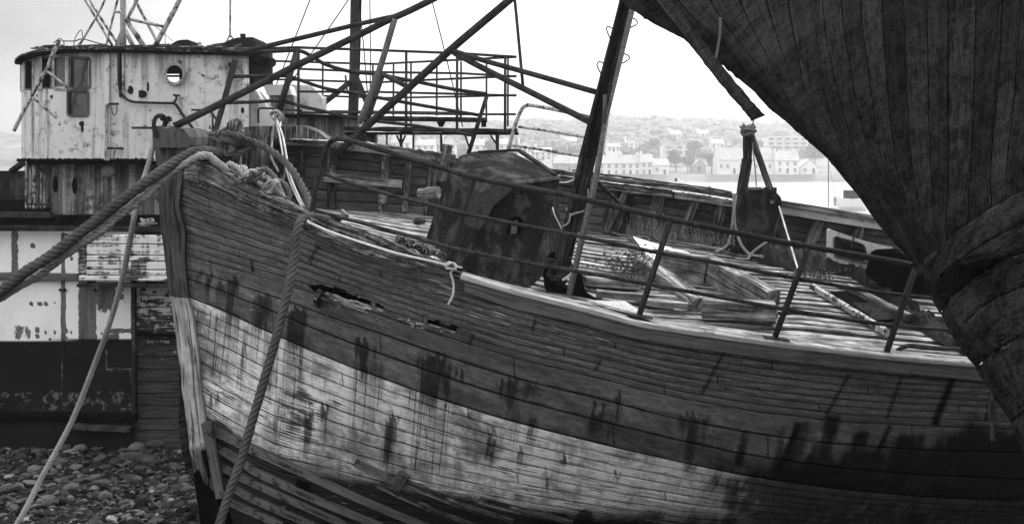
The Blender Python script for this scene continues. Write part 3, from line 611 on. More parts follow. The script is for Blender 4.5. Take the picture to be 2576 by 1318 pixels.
# far side of the hull and inner lining (one shell, seen in the holes and from other sides)
capc = [(600,342),(644,350),(751,357),(826,362),(919,371),(1044,388),(1144,402),(1290,420),(1383,433),(1505,450),(1608,463),(1763,483),(1853,498),(1964,515),(2057,530),(2202,553),(2500,590),(2900,615),(3240,620)]
dfc = [(640,512),(820,530),(1000,536),(1200,552),(1492,583),(1713,600),(1818,616),(1900,627),(2150,650),(2500,680),(2900,700),(3240,705)]
capf = lambda u: float(np.interp(u, [a[0] for a in capc], [a[1] for a in capc])); dff = lambda u: float(np.interp(u, [a[0] for a in dfc], [a[1] for a in dfc]))
fs = MB(); G = []
stem_top = P(465, 420, 8.6)
for i in range(61):
    q = i/60; u = 470+(3240-470)*q
    if u < 600: k = (u-470)/130; top = stem_top.lerp(P(600, 345, Yf(600)), k)
    else: top = P(u, capf(u)+10, Yf(u)+.05)
    n = hull_ctrl(q)
    G.append([top, top.lerp(n[1][0], .02)+Vector((0, .12*min(1, q*8), -.9)), Vector((top.x*.8+n[3][0].x*.2, top.y-.25, .75)), Vector((n[4][0].x, n[4][0].y+.1, n[4][0].z))])
fs.grid(surf(G, 2, 6)); 
M['hull_far'] = wood('far_side_planking', .03, .10, .6)
far_side = fs.build('hull_far_side', M['hull_far'], boat, smooth=True)
# --- stem post
ste = MB()
L_ = [(383,329),(395,430),(403,560),(415,659),(425,734),(440,821),(450,909),(457,988),(467,1063),(485,1201),(503,1287),(515,1345)]
R_ = [(474,368),(462,430),(452,520),(467,580),(466,659),(475,747),(488,800),(502,909),(508,988),(516,1040),(548,1238),(560,1290),(575,1345)]
lf = lambda v: float(np.interp(v, [a[1] for a in L_], [a[0] for a in L_])); rf_ = lambda v: float(np.interp(v, [a[1] for a in R_], [a[0] for a in R_]))
vv = np.linspace(366, 1345, 90); rows = []
for v in vv:
    wob = mnoise.noise(Vector((0, v*.02, 5)))*2.5; l = lf(v)+wob; r = rf_(v)+3; m_ = l+(r-l)*.42
    rows.append([P(l, v, 8.52), P(l+3, v, 8.40), P(m_, v, 8.31), P(r-5, v, 8.29), P(r, v, 8.34), P(r, v, 8.75), P(l, v, 8.75), P(l, v, 8.52)])
arc = [0, .1, .2, .3, .35, .7, 1.0, 1.2]
ste.grid(rows, lambda i, j: (arc[j], i*.042)); ste.add([rows[0][k] for k in range(7)], [tuple(range(7))], [(k*.1, 0) for k in range(7)])
t = NT('stem_paint', .8); z = t.xyz('pos')[2]; zz = t.addd(z, t.mul(t.sub(t.noise('pos', 12, 4), .5), .05))
g = t.noise('uv', 1, 6, .66, .5, (45, 3, 1)); g2 = t.noise('uv', 1, 5, .6, .6, (14, 1.0, 1)); b = t.noise('pos', 4, 6, .65); crk = t.mr(t.noise('uv', 1, 5, .65, 1.0, (44, 1.2, 1)), .40, .44, 0, 1, True)
zb1 = P(0, 747, 8.35).z; zb2 = P(0, 1115, 8.35).z
dark = t.mul(t.mul(t.mr(g, .3, .7, .03, .10), t.mr(b, .3, .7, .6, 1.4)), t.mix(crk, .3, 1)); wht = t.mul(t.mul(t.mr(b, .34, .66, .28, .62), t.mr(g2, .35, .65, .55, 1.1)), t.mix(crk, .25, 1)); raw = t.mul(t.mr(g, .3, .7, .03, .16), t.mix(crk, .25, 1))
v_ = t.mix(t.mr(t.sub(zz, zb1), -.004, .004), wht, dark); v_ = t.mix(t.mr(t.addd(z, t.mul(t.sub(b, .5), 1.1)), zb2-.12, zb2+.12, 0, 1), raw, v_)
M['stem_paint'] = t.out(v_, t.addd(g, crk), .014, .9)
stem = ste.build('stem_post', M['stem_paint'], boat)
sb = MB(); sb.prism([P(*q, 8.27) for q in [(383,326),(388,318),(398,317),(412,324),(440,322),(462,326),(470,334),(478,345),(478,366),(474,372),(384,372)]], (0.04, .5, .02))
sb.build('stem_head', wood('stem_head_wood', .03, .10, .6, paint=.10, pthr=.42), boat)
sk = MB(); sk.beam(P(521,1062,8.24), P(556,1250,8.24), px(24,8.3), .07, (0,1,0), seg=8, rough=.006); sk.build('stem_facing', M['bul_wood'], boat)
sk = MB(); sk.prism([P(*q, 8.2) for q in [(486,1192),(502,1222),(549,1262),(556,1290),(575,1345),(508,1345)]], (0, .3, 0)); sk.build('keel_shoe', M['black'], boat)
sk = MB(); sk.prism([P(*q, 8.268) for q in [(505,1134),(522,1133),(521,1165),(530,1200),(524,1205),(512,1165)]], (0, .03, 0)); sk.build('rot_pocket', M['black'], boat)
hk = MB(); hk.tube(cr([P(394,345,8.25), P(387,318,8.25), P(391,298,8.25), P(402,291,8.25), P(412,294,8.3), P(418,306,8.35), P(413,318,8.4)], 5), px(5.5,8.3), 8); hk.build('stem_hook', M['pipe'], boat)
hk = MB()
for k in range(7): hk.ico(P(408+k*3+random.uniform(-2,2), 302+random.uniform(-6,10), 8.35), (.02,.02,.015), amp=.4, seed=k)
hk.build('shackle', M['pipe'], boat)
# --- deck
def deck_near(t):
    u = 545+(3240-545)*t; drop = np.interp(u, [545, 800, 1500, 2000, 2300], [.05, .16, .25, .06, .05]); uu, vv2, _ = RF[0]
    v = float(np.interp(u, uu, vv2))-np.interp(u, [450, 1150, 1200, 2600], [36, 30, 26, 26]); return P(u, v, Yn(u)+.16)-Vector((0, -.06, drop))
def deck_far(t):
    u = 640+(3240-640)*t; return P(u, dff(u), Yf(u)-.04)
def deckpt(t, w_): a = deck_near(t); b = deck_far(t); p = a.lerp(b, w_); p.z += .05*math.sin(math.pi*w_); return p
base = MB(); base.grid([[deckpt(i/60, k/14)-Vector((0, 0, .05)) for k in range(15)] for i in range(61)]); 
dbv = MB(); dbv.grid([[deckpt(i/60, k/14) for k in range(15)] for i in range(61)]); deck_bvh = bvh_of(dbv)
deck = MB(); NP = 25; hatchrect = None
SEG = 150
for k in range(NP):
    w0 = (k+.2)/NP; w1 = (k+.8)/NP; dh = random.uniform(-.008, .008); uo = random.random()*20
    start = 0
    while start < SEG:
        end = min(SEG, start+random.randint(30, 60)); gap = 0
        idx = range(start, end+1-0); vs = []; uvs = []; dh = random.uniform(-.008, .01); cuts = []
        for i in idx:
            t_ = i/SEG; a = deckpt(t_, w0+.0015*mnoise.noise(Vector((i*.3, k*3, 0)))); b = deckpt(t_, w1+.0015*mnoise.noise(Vector((i*.3, k*3+9, 0)))); c = (a+b)/2
            r_ = dh+.006*mnoise.noise(Vector((i*.5, k*7, 2))); up = Vector((0, 0, 1))
            vs += [a.lerp(b, .28)-up*.045, a+up*(r_-.004), c+up*(r_+.004), b+up*(r_-.004), b.lerp(a, .28)-up*.045]; d = (b-a).length
            x = deckpt(t_, .3).x
            uvs += [(uo-.05, x), (uo, x), (uo+d/2, x), (uo+d, x), (uo+d+.05, x)]
        n = len(vs)//5
        deck.add(vs, [(i*5+j, i*5+j+1, (i+1)*5+j+1, (i+1)*5+j) for i in range(n-1) for j in range(4)]+[(0, 1, 2, 3, 4), tuple((n-1)*5+j for j in (4, 3, 2, 1, 0))], uvs)
        start = end; uo += 3.1
deck.build('deck', M['deck_wood'], boat); base.build('deck_beams', M['black'], boat)  # black sheet below the planks stands in for shade in the gaps
def ond(u, v, up=0, d=9): p = hit(deck_bvh, u, v, 0, d); return p+Vector((0, 0, up))
# --- far bulwark inner face
bl = MB(); n1 = 200; n2 = 24; G = []
for i in range(n1+1):
    u = 640+(3240-640)*i/n1; a = P(u, capf(u)+8, Yf(u)-.015); b = P(u, dff(u)+3, Yf(u)-.03); G.append([a.lerp(b, k/n2)+Vector((0, .012*(1 if (k % 4 == 0) else 0), 0)) for k in range(n2+1)])
bl.grid(G, lambda i, j: (j*.03, i*.075)); 
t = NT('bulwark_planks', .85); Uu = t.xyz('uv'); pr = t.ma('MULTIPLY', Uu[0], 1/.12); fr = t.ma('FRACT', pr); pl = t.ma('FLOOR', pr); ed = t.ma('MINIMUM', fr, t.sub(1.0, fr)); seam = t.mr(ed, 0, .07, 1, 0, True)
gv = t.vec(t.mul(Uu[0], 1.0), t.mul(Uu[1], 1.0), t.mul(pl, 3.3)); gn = t.noise(gv, 1, 6, .66, .5, (60, 2.6, 1)); b = t.noise('pos', 3.5, 6, .65); pv = t.noise(t.vec(t.mul(pl, 9.1), t.mul(Uu[1], .4)), 1, 1)
v_ = t.mul(t.mul(t.mr(pv, .3, .7, .085, .17), t.mr(b, .3, .7, .55, 1.35)), t.mr(gn, .3, .7, .7, 1.2)); v_ = t.mix(t.mr(t.addd(gn, t.mul(b, .5)), .86, .9, 0, .6, True), v_, .30); v_ = t.mul(v_, t.mix(seam, 1, .2))
M['bulw'] = t.out(v_, t.addd(t.mul(seam, -1), gn), .012, .8)
bl.build('bulwark', M['bulw'], boat)
# ribs (frame timbers)
ribs = [(650,367,651,436,22,0),(708,365,709,452,22,0),(757,377,762,515,13,1),(836,374,835,525,20,0),(971,391,961,532,22,0),(1030,410,1017,529,15,0),(1092,422,1080,541,30,1),(1585,474,1536,584,34,0),(1660,487,1634,580,32,0),(1753,497,1711,594,22,0),(1817,515,1796,607,26,0),(1541,482,1521,582,18,1),(1470,470,1450,574,22,1),(2062,552,2028,632,26,0),(2164,568,2140,645,24,1),(1957,538,1945,625,20,1),(2330,590,2300,670,26,1)]
for k, (u0, v0, u1, v1, wp, dk) in enumerate(ribs):
    Ya = Yf(u0)-.09; Yb = Yf(u1)-.12; mb = MB(); mb.beam(P(u0, v0, Ya), P(u1, v1+4, Yb), px(wp, Ya), .11, (0, 1, 0), seg=9, rough=.012); mb.build('rib', M['rib_dark' if dk or u0 > 1300 else 'rib_wood'], boat)
mb = MB(); mb.beam(P(1127,364,10.25), P(1112,455,10.3), px(24,10.2), .09, (0,1,0), seg=8, rough=.012); mb.build('timber_head', M['cap_wood'], boat)
mb = MB(); mb.beam(P(812,446,9.75), P(1009,464,10.1), .09, px(21,9.9), seg=10, rough=.006, h1=px(20,10)); mb.build('rail_plank', M['pale_wood'], boat)
mb = MB(); mb.tube(cr([P(1058,487,9.95), P(1080,486,9.85), P(1104,485,9.8)], 3), [px(14,9.9)]*3+[px(16,9.9)]*4, 10); mb.build('log_end', M['pale_wood'], boat)
mb = MB(); mb.beam(P(846,376,9.78), P(840,416,9.78), px(16,9.8), .05, (0,1,0), seg=3); mb.build('bracket', M['pipe'], boat)
mb = MB(); mb.beam(P(1588,490,10.35), P(1574,560,10.3), px(14,10.3), .07, (0,1,0), seg=6, rough=.01); mb.build('cleat_timber', M['black'], boat)
# far cap rail
def captube(us, dv, hpx, mat, name, Yo=-.06, wd=.26, rough=.012, seg=60):
    mb = MB(); prev = None; G = []; uo = random.random()*9
    for i in range(seg+1):
        u = us[0]+(us[1]-us[0])*i/seg; Y = Yf(u)+Yo; c = P(u, capf(u)+dv, Y); hh = px(hpx, Y)/2
        nz = [mnoise.noise(Vector((i*.45, j*2.1, dv)))*rough for j in range(6)]
        G.append([c+Vector((0, -wd/2+nz[0], -hh)), c+Vector((0, -wd/2+nz[1], hh+nz[2])), c+Vector((0, 0, hh+.008+nz[3])), c+Vector((0, wd/2, hh+nz[4])), c+Vector((0, wd/2, -hh)), c+Vector((0, -wd/2+nz[0], -hh))])
    mb.grid(G, lambda i, j: (uo+[0, hh*2, .12, .25, .3, .5][j]+0, i*(us[1]-us[0])/seg*.0045), flip=True)
    mb.add(G[0][:5], [(0, 1, 2, 3, 4)], [(0, 0)]*5); mb.add(G[-1][:5], [(4, 3, 2, 1, 0)], [(0, 0)]*5)
    return mb.build(name, mat, boat)
captube((605,880), 2, 15, M['cap_wood'], 'cap_rail'); captube((870,1146), 0, 24, M['pale_wood'], 'cap_rail', rough=.02); captube((1140,1300), 4, 14, M['cap_wood'], 'cap_rail')
captube((1300,1856), -2, 12, M['cap_wood'], 'cap_rail', rough=.02); captube((1400,1690), 16, 18, M['cap_wood'], 'rail_beam', Yo=-.12, wd=.1); captube((1695,1850), 17, 16, M['pale_wood'], 'rail_beam', Yo=-.12, wd=.1)
captube((1935,2700), -4, 12, M['pale_wood'], 'cap_rail', wd=.3, rough=.002); captube((1935,2700), 12, 22, M['sheer_cap'], 'rail_beam', Yo=-.14, wd=.08, rough=.003)
mb = MB(); mb.tube([P(u, capf(u)-11+random.uniform(-1,1), Yf(u)-.02) for u in range(1440, 1852, 20)], .018, 6); mb.build('rail_wire', M['pipe'], boat)
mb = MB(); mb.prism([P(*q, 9.3) for q in [(596,322),(640,318),(760,318),(800,332),(828,352),(760,350),(640,344),(596,340)]], (0, .3, .02)); mb.build('bow_chock', M['cap_wood'], boat)
mb = MB()
for k in range(9): a = P(488+random.uniform(0,50), 335+k*4+random.uniform(-3,3), 8.75+.05*(k % 3)); mb.beam(a, a+Vector((random.uniform(.2,.42), random.uniform(0,.25), random.uniform(-.05,.05))), .10, .045, seg=4, rough=.02)
mb.build('breasthook', M['splinter'], boat)
mb = MB(); mb.prism([P(*q, 9.0) for q in [(480,372),(540,340),(600,338),(660,345),(660,420),(600,440),(560,460)]], (0, .25, 0)); mb.build('bow_lining', M['rib_dark'], boat)
# --- near cap: rotten forward part, then half-round moulding + flat
cap_top = [(480,404),(530,408),(560,430),(644,478),(769,528),(819,550),(969,602),(1069,645),(1162,676)]
ctf = lambda u: float(np.interp(u, [a[0] for a in cap_top], [a[1] for a in cap_top])); r0f = lambda u: float(np.interp(u, RF[0][0], RF[0][1]))
mb = MB(); G = []
NC = 150
for i in range(NC+1):
    u = 462+(1162-462)*i/NC; Y = Yn(u); vb_ = r0f(u)+1; vt = min(ctf(max(u, 480)), vb_-12); row = []
    if u < 490: vt = vt+(440-vt)*(490-u)/40*.6
    for j in range(9):
        k = j/8; bump = .03*mnoise.noise(Vector((i*.12, j*.9, 4)))+.02*mnoise.noise(Vector((i*.5, j*2.3, 1)))-(.02 if j in (3, 6) else 0)
        row.append(P(u, vb_+(vt-vb_)*k, Y-.035+.03*k-bump))
    p = row[-1]
    for q in (.08, .17, .24): row.append(p+Vector((0, q, .02*mnoise.noise(Vector((i*.3, q*20, 0)))-q*.05)))
    row.append(row[-1]-Vector((0, 0, .16))); G.append(row)
mb.grid(G, lambda i, j: (j*.03, i*.022), flip=False); mb.build('rotten_cap_rail', M['cap_wood'], boat)
mb = MB(); path = [P(u, r0f(u)-11, Yn(u)-.028) for u in range(1160, 3240, 16)]; mb.tube(path, [px(8.5+1.0*mnoise.noise(Vector((k*.4,0,0))), 6.8) for k in range(len(path))], 12); mb.build('half_round_moulding', M['sheer_cap'], boat)
mb = MB(); G = []
for i in range(131):
    u = 1162+16*i; a = P(u, r0f(u)-18, Yn(u)-.005); wdt = np.interp(u, [1162, 1288, 1450, 1600, 1900, 2300, 3300], [.12, .16, .22, .3, .34, .22, .2])
    G.append([a-Vector((0, 0, .05)), a, a+Vector((0, wdt*.5, .003+wdt*.03)), a+Vector((0, wdt, .004)), a+Vector((0, wdt, -.06))])
mb.grid(G, lambda i, j: ([0, .05, .2, .35, .4][j], i*.05)); mb.build('cap_board', M['pale_wood'], boat)
mb = MB(); G = []
for i in range(131):
    u = 1168+16*i; th = np.interp(u, [1168, 1288, 1448, 2500], [24, 30, 27, 27]); a = P(u, r0f(u)-2, Yn(u)-.03); b = P(u, r0f(u)+1+th, Yn(u)-.042); G.append([a+Vector((0, .05, .0)), a, a.lerp(b, .5), b, b+Vector((0, .09, 0.004))])
mb.grid(G, lambda i, j: ([0, .02, .06, .11, .13][j], i*.05)); M['sheer'] = wood('sheer_strake_paint', .04, .10, .4, paint=.095, pthr=.36); mb.build('sheer_strake', M['sheer'], boat)
mb = MB(); mb.prism([P(1478,760,6.95), P(1572,762,7.15), P(1612,786,6.9), P(1600,792,6.8)], (0, .01, .015)); mb.build('cap_plate', M['flange'], boat)
# splinters and rot at the openings
mb = MB()
for k in range(110):
    u = random.uniform(800, 985); v = 728+(u-805)*.31+random.uniform(2, 34); a = onh(u, v, .02+random.uniform(-.03, .05), 7.4)
    d = Vector((random.uniform(.12, .4), random.uniform(-.01, .02), 0)); d.z = -d.x*.36+random.uniform(-.02, .02); mb.beam(a, a+d, random.uniform(.008, .022), random.uniform(.008, .02), seg=4, rough=.006, w1=.004, h1=.004)
for k in range(28):
    u = random.uniform(1000, 1110); v = 800+(u-1010)*.3+random.uniform(-6, 12); a = onh(u, v, .0, 7.1)
    d = Vector((random.uniform(.1, .3), 0, 0)); d.z = -d.x*.3+random.uniform(-.02, .02); mb.beam(a, a+d, random.uniform(.008, .02), random.uniform(.006, .016), seg=4, rough=.006, w1=.004, h1=.004)
mb.build('splinters', M['splinter'], boat)
for (u, v, w_, h_) in [(940,765,14,40),(1000,795,30,14),(800,752,12,22),(1120,812,26,30)]: mb = MB(); a = onh(u, v-h_/2, .08, 7.3); b = onh(u+3, v+h_/2, .08, 7.3); mb.beam(a, b, px(w_, 7.2), .10, (0, 1, 0), seg=5, rough=.015); mb.build('rotten_frame_end', M['rib_dark'], boat)
# bottom battens
def batten(pts, wp, mat='bul_wood', name='rubbing_batten', th=.026):
    path = []
    for (u, v) in pts: path.append(onh(u, v, -.02, 8.1))
    path = cr(path, 4); mb = MB()
    G = []
    for i, p in enumerate(path):
        t_ = (path[min(i+1, len(path)-1)]-path[max(i-1, 0)]).normalized(); s_ = t_.cross(Vector((0, 1, 0))).normalized(); hw = px(wp, p.y)/2*(1+.08*mnoise.noise(Vector((i*.5, wp, 0)))); o = Vector((0, -th, 0))
        G.append([p+s_*hw+Vector((0, .04, 0)), p+s_*hw+o, p-s_*hw+o, p-s_*hw+Vector((0, .04, 0))])
    mb.grid(G, lambda i, j: (j*.04, i*.08)); mb.add(G[0], [(0, 1, 2, 3)], [(0, 0)]*4); mb.add(G[-1], [(3, 2, 1, 0)], [(0, 0)]*4); return mb.build(name, M[mat], boat)
batten([(524,1080),(560,1092),(612,1118),(644,1133),(730,1172),(819,1213),(900,1250),(994,1290),(1090,1328)], 20)
batten([(548,1124),(590,1148),(644,1184),(700,1210),(769,1242),(830,1268),(889,1292),(960,1322)], 20)
batten([(552,1168),(600,1195),(644,1216),(720,1250),(814,1292),(880,1322)], 18); batten([(560,1210),(600,1232),(644,1256),(690,1276),(736,1296),(800,1324)], 18); batten([(568,1255),(610,1275),(650,1292),(710,1320)], 18)
batten([(893,1162),(930,1178),(996,1207)], 19, 'bul_wood'); batten([(1018,1210),(1080,1236),(1130,1256),(1194,1278),(1290,1308)], 17, 'rib_dark'); batten([(952,1216),(1010,1243),(1060,1265),(1119,1292),(1200,1322)], 17, 'rib_dark'); batten([(1206,1254),(1240,1264),(1288,1276),(1340,1288),(1440,1312)], 17, 'rib_dark')
batten([(1016,1188),(1003,1212),(994,1226)], 26, 'bul_wood', 'batten_block', .07)
mb = MB(); mb.prism([onh(*q, -.045, 8.1) for q in [(748,1207),(778,1222),(775,1236),(741,1220)]], (0, .03, 0)); mb.build('batten_gap', M['black'], boat)
# --- near guard rail
hr = MB(); top = [(778,556),(786,520),(797,460),(808,415),(819,376),(829,359),(843,351),(862,350),(881,354),(950,374),(1019,395),(1110,422),(1194,447),(1288,465),(1463,500),(1688,552),(1932,602),(2107,633),(2257,659),(2380,683),(2520,705)]
def RY(u): return Yn(u)+.07
hr.tube(cr([P(u, v, RY(u)+.02) for u, v in top], 4), px(7, 7), 10); hrail = hr.build('handrail', M['pipe'], boat, smooth=True)
for pts in ([(814,438),(944,480),(1060,510),(1169,537),(1288,562),(1463,595),(1651,635),(1788,658),(1932,687),(2182,731),(2354,751),(2520,770)], [(791,529),(919,564),(1040,596),(1139,624),(1288,655),(1463,684),(1625,714),(1780,742),(1932,770),(2090,797),(2249,819),(2382,829),(2520,838)]):
    q = MB(); q.tube(cr([P(u, v, RY(u)+.02) for u, v in pts], 3), px(5, 7), 8); q.build('lower_rail', M['pipe'], hrail, smooth=True)
for (u0, v0, u1, v1) in [(1194,450,1119,683),(1686,555,1609,790),(2033,625,1950,846),(2302,676,2230,886)]:
    q = MB(); Yp = RY(u1)+.02; q.tube([P(u0, v0, Yp-.01), P(u1, v1, Yp)], px(7.5, 7), 10); po = q.build('rail_post', M['pipe'], hrail, smooth=True)
    b = P(u1, v1, Yp); q = MB(); q.beam(b+Vector((-.09, -.02, .0)), b+Vector((.09, -.02, -.022)), .12, .012, seg=1); q.build('flange', M['pipe'], po)
q = MB(); q.tube(cr([P(2257,882,7.0), P(2275,872,7.0), P(2296,870,7.05), P(2340,875,7.1), P(2440,880,7.2)], 4), px(6,7), 8); tag(q.build('loose_pipe', M['pipe'], None), 'bent rusty pipe lying on the deck edge near the dark hull', 'pipe')
# --- bow gantry pipes, far pulpit, mast
def pipe(name, pts, r_, mat='pipe', parent=boat, n=10, cap=True):
    q = MB(); q.tube([P(*p) for p in pts] if len(pts) == 2 else cr([P(*p) for p in pts], 4), r_, n, cap); return q.build(name, M[mat], parent, smooth=True)
pipe('gantry_leg', [(438,319,8.5),(604,237,8.7),(751,163,8.85),(900,90,9.0),(980,50,9.1),(1030,28,9.15),(1130,-22,9.2),(1400,-160,9.4)], px(9,8.8))
pipe('gantry_leg', [(843,390,9.75),(909,331,9.6),(1026,224,9.4),(1138,122,9.2),(1247,30,9.1),(1330,-40,9.0),(1560,-230,8.8)], px(9.5,9.4))
pipe('gantry_brace', [(596,131,8.9),(648,122,8.9),(900,62,9.05),(990,42,9.12)], px(6,9))
pipe('hanging_pipe', [(993,48,9.1),(950,190,9.15),(904,311,9.2)], px(8,9.1), 'pipe_light')
pipe('gantry_brace', [(968,190,9.6),(1027,220,9.4)], px(6,9.5))
pipe('mast_stay_pipe', [(1138,128,9.2),(1207,150,9.0),(1350,190,8.5),(1502,233,7.75)], px(7,8.6)); pipe('mast_stay_pipe', [(1142,133,9.2),(1207,168,9.0),(1350,240,8.5),(1512,321,7.75)], px(8,8.6))
pipe('hanging_rod', [(1285,-190,8.85),(1292,-30,8.8),(1298,30,8.8),(1316,222,8.7)], px(4,8.7))
pulpit = pipe('pulpit_rail', [(560,128,9.2),(604,130,9.4),(680,130,9.7),(748,128,9.8),(780,140,9.85),(820,163,9.9),(884,181,10.0),(955,187,10.1),(980,193,10.1),(1062,209,10.2),(1140,225,10.25),(1226,237,10.3)], px(5,9.9))
pipe('lower_rail', [(588,193,9.3),(650,192,9.5),(723,192,9.75),(741,197,9.8),(815,222,9.9),(889,235,10.0),(1040,262,10.2),(1204,290,10.3)], px(4.5,9.9), parent=pulpit)
pipe('lower_rail', [(568,259,9.2),(640,257,9.5),(705,254,9.75),(760,268,9.8),(830,284,9.9),(904,300,10.0),(1040,316,10.2),(1189,341,10.3)], px(4.5,9.9), parent=pulpit)
for (u0,v0,u1,v1,r_) in [(747,130,697,295,8),(962,190,902,365,7),(1226,238,1178,388,5.5)]: pipe('rail_post', [(u0,v0,Yf(u0)-.1),(u1,v1,Yf(u1)-.1)], px(r_,10), parent=pulpit)
q = MB(); q.beam(P(592,152,9.3), P(541,336,9.2), px(13,9.3), .04, (0,1,0), seg=10, rough=.008); q.build('angle_post', M['pipe'], pulpit)
mast = MB(); b = P(1403,722,8.0); tp = P(1600,-150,7.5); d = tp-b
lh = P(1567,30,7.62)
mast.beam(P(1402,722,8.0), P(1478,395,7.78), px(36,7.9), .12, (0,1,0), seg=14, rough=.006, w1=px(40,7.9)); mast.beam(P(1478,396,7.78), P(1680,-406,7.35), px(40,7.9), .12, (0,1,0), seg=18, rough=.004, w1=px(30,7.6))
mo = mast.build('mast', M['stem'], boat)
fl = MB(); fl.beam(P(1694,-406,7.28), P(1521,310,7.70), px(17,7.6), .05, (0,1,0), seg=4, w1=px(12,7.6)); fl.build('mast_flange', M['flange'], mo)
fl = MB(); fl.beam(P(1666,-406,7.26), P(1462,400,7.70), px(4,7.6), .03, (0,1,0), seg=4); fl.build('mast_edge', M['pipe'], mo)
fl = MB(); fl.tube([P(1524,300,7.68), P(1500,445,7.6), P(1431,745,7.45)], px(7.5,7.6), 8); fl.build('mast_pipe', M['pipe_light'], mo, smooth=True)
fl = MB(); fl.tube([P(1522,238,7.6), P(1520,310,7.62)], px(5,7.6), 8); fl.build('pipe_stub', M['pipe_light'], mo, smooth=True)
for pts in ([(1590,45),(1601,52),(1602,62),(1586,70)], [(1568,135),(1581,141),(1582,150),(1565,160)], [(1540,72),(1530,67),(1526,75),(1536,100)], [(1519,160),(1507,156),(1502,165),(1512,187)]):
    q = MB(); q.tube(cr([P(u, v, 7.6) for u, v in pts], 5), px(1.8,7.6), 6); q.build('mast_step', M['pipe'], mo, smooth=True)
pipe('mast_brace', [(1494,451,7.6),(1562,514,8.6)], px(5,8)); 
rfm = pipe('rail_frame', [(1279,378,10.3),(1295,318,10.3),(1311,278,10.3),(1322,267,10.3),(1340,266,10.25),(1400,277,10.1),(1486,296,9.9)], px(5,10.2), 'pipe_white')
pipe('cross_bar', [(1304,319,10.3),(1380,330,10.1),(1474,346,9.9)], px(3.5,10.2), 'pipe_white', rfm); pipe('cross_bar', [(1290,366,10.3),(1370,378,10.1),(1464,394,9.9)], px(3.5,10.2), 'pipe_white', rfm)
q = MB(); q.prism([P(*p, 7.9) for p in [(1366,690),(1380,640),(1396,632),(1400,735),(1370,728)]], (0,.03,0)); q.prism([P(*p, 7.85) for p in [(1432,690),(1452,670),(1466,700),(1472,735),(1435,730)]], (0,.03,0)); q.prism([P(*p, 7.8) for p in [(1372,728),(1400,722),(1470,735),(1500,752),(1380,740)]], (0,.3,.0)); q.build('mast_step_shoe', M['black'], boat)
# --- steel winch casing
cs = MB(); A = ond(1072,600); B = P(1160,690,7.75); C = P(1330,716,7.75); D = P(1408,451,8.05); E = P(1302,460,7.9); Gq = P(1156,393,8.75); Hq = P(1290,384,9.2); Iq = P(1400,440,8.9)
Kp = P(1225,522,7.82); Mm = P(1129,432,8.5); Nn = P(1195,381,8.9)
A.y = max(8.2, A.y)
def subq(mb, a, b, c, d, n=14, amp=.006, seed=0):
    G = [[a.lerp(b, j/n).lerp(d.lerp(c, j/n), i/n)+Vector((0, -amp*mnoise.noise(Vector((i*.6, j*.6, seed))), 0)) for j in range(n+1)] for i in range(n+1)]
    mb.grid(G)
subq(cs, A, B, Kp, Mm, seed=1); subq(cs, B, C, D, E, seed=2); cs.add([B, E, Kp], [(0, 1, 2)], [(0, 0)]*3); cs.add([Mm, Kp, E, Gq], [(0, 1, 2, 3)], [(0, 0)]*4); cs.add([Gq, E, D, Iq, Hq, Nn], [(0, 1, 2, 3, 4, 5)], [(0, 0)]*6)
Cb = P(1420,690,9.0); Cb.z = C.z; cs.add([C, Cb, Iq, D], [(0, 1, 2, 3)], [(0, 0)]*4)
casing = cs.build('winch_casing', M['casing'], boat)
q = MB(); q.prism([P(*p, 7.78) for p in [(1160,556),(1180,500),(1225,476),(1262,470),(1290,476),(1240,520),(1222,560),(1205,578),(1180,570)]], (0,.03,0)); q.build('worn_panel', steel('worn_casing_panel', .055, .03, .55, scale=9), casing)
q = MB(); q.beam(P(1205,383,8.6), P(1305,378,8.8), .05, .03, seg=3); q.beam(P(1305,378,8.8), P(1398,441,8.3), .05, .03, seg=3); q.build('lid_frame', M['pipe'], casing)
q = MB(); q.prism([P(*p, 7.735) for p in [(1272,586),(1281,556),(1296,543),(1312,548),(1317,560),(1306,590),(1290,594)]], (0,.02,0)); hole = q.build('torn_hole', M['black'], casing)  # black plate stands in for the dark inside the tear
q = MB(); q.prism([P(*p, 7.728) for p in [(1287,560),(1302,553),(1300,588),(1284,590)]], (0,.004,0)); q.build('torn_flap', M['bul_wood'], hole)
for k in range(2): q = MB(); q.beam(P(1300,461+k*0,7.86), P(1408,447,8.0), .03, px(8,8), seg=6, rough=.003); q.build('edge_angle', M['pipe_light'], casing); break
# --- gallows block with post and arm
gb = MB(); Yg = 9.75; gb.prism([P(*p, Yg) for p in [(1873,486),(1880,478),(1930,477),(1955,486),(1965,498),(1966,522),(1958,545),(1940,600),(1925,645),(1880,650),(1836,628),(1850,560),(1858,520)]], (.05,.45,.02)); gal = gb.build('gallows_block', M['casing'], boat)
q = MB(); q.beam(P(1866,490,9.7), P(1880,400,9.7), px(20,9.7), .14, (0,1,0), seg=6, rough=.012); q.beam(P(1880,402,9.7), P(1881,332,9.7), px(17,9.7), .12, (0,1,0), seg=6, rough=.012); q.build('gallows_post', M['stem'], gal)
q = MB(); q.beam(P(1889,338,9.65), P(1938,478,9.65), px(13,9.7), .07, (0,1,0), seg=8, rough=.004); q.build('gallows_arm', M['pole'], gal)
q = MB(); q.beam(P(1925,478,9.68), P(1950,478,9.68), .12, .06, seg=2); q.build('bolt_plate', M['pipe'], gal); q = MB(); q.tube([P(1943,507,9.72), P(1943,507,9.66)], px(7,9.7), 12); q.build('bolt', M['pipe'], gal); q = MB(); q.tube([P(1943,507,9.67), P(1943,507,9.645)], px(5.5,9.7), 14); q.build('bolt_eye', M['pipe_white'], gal)
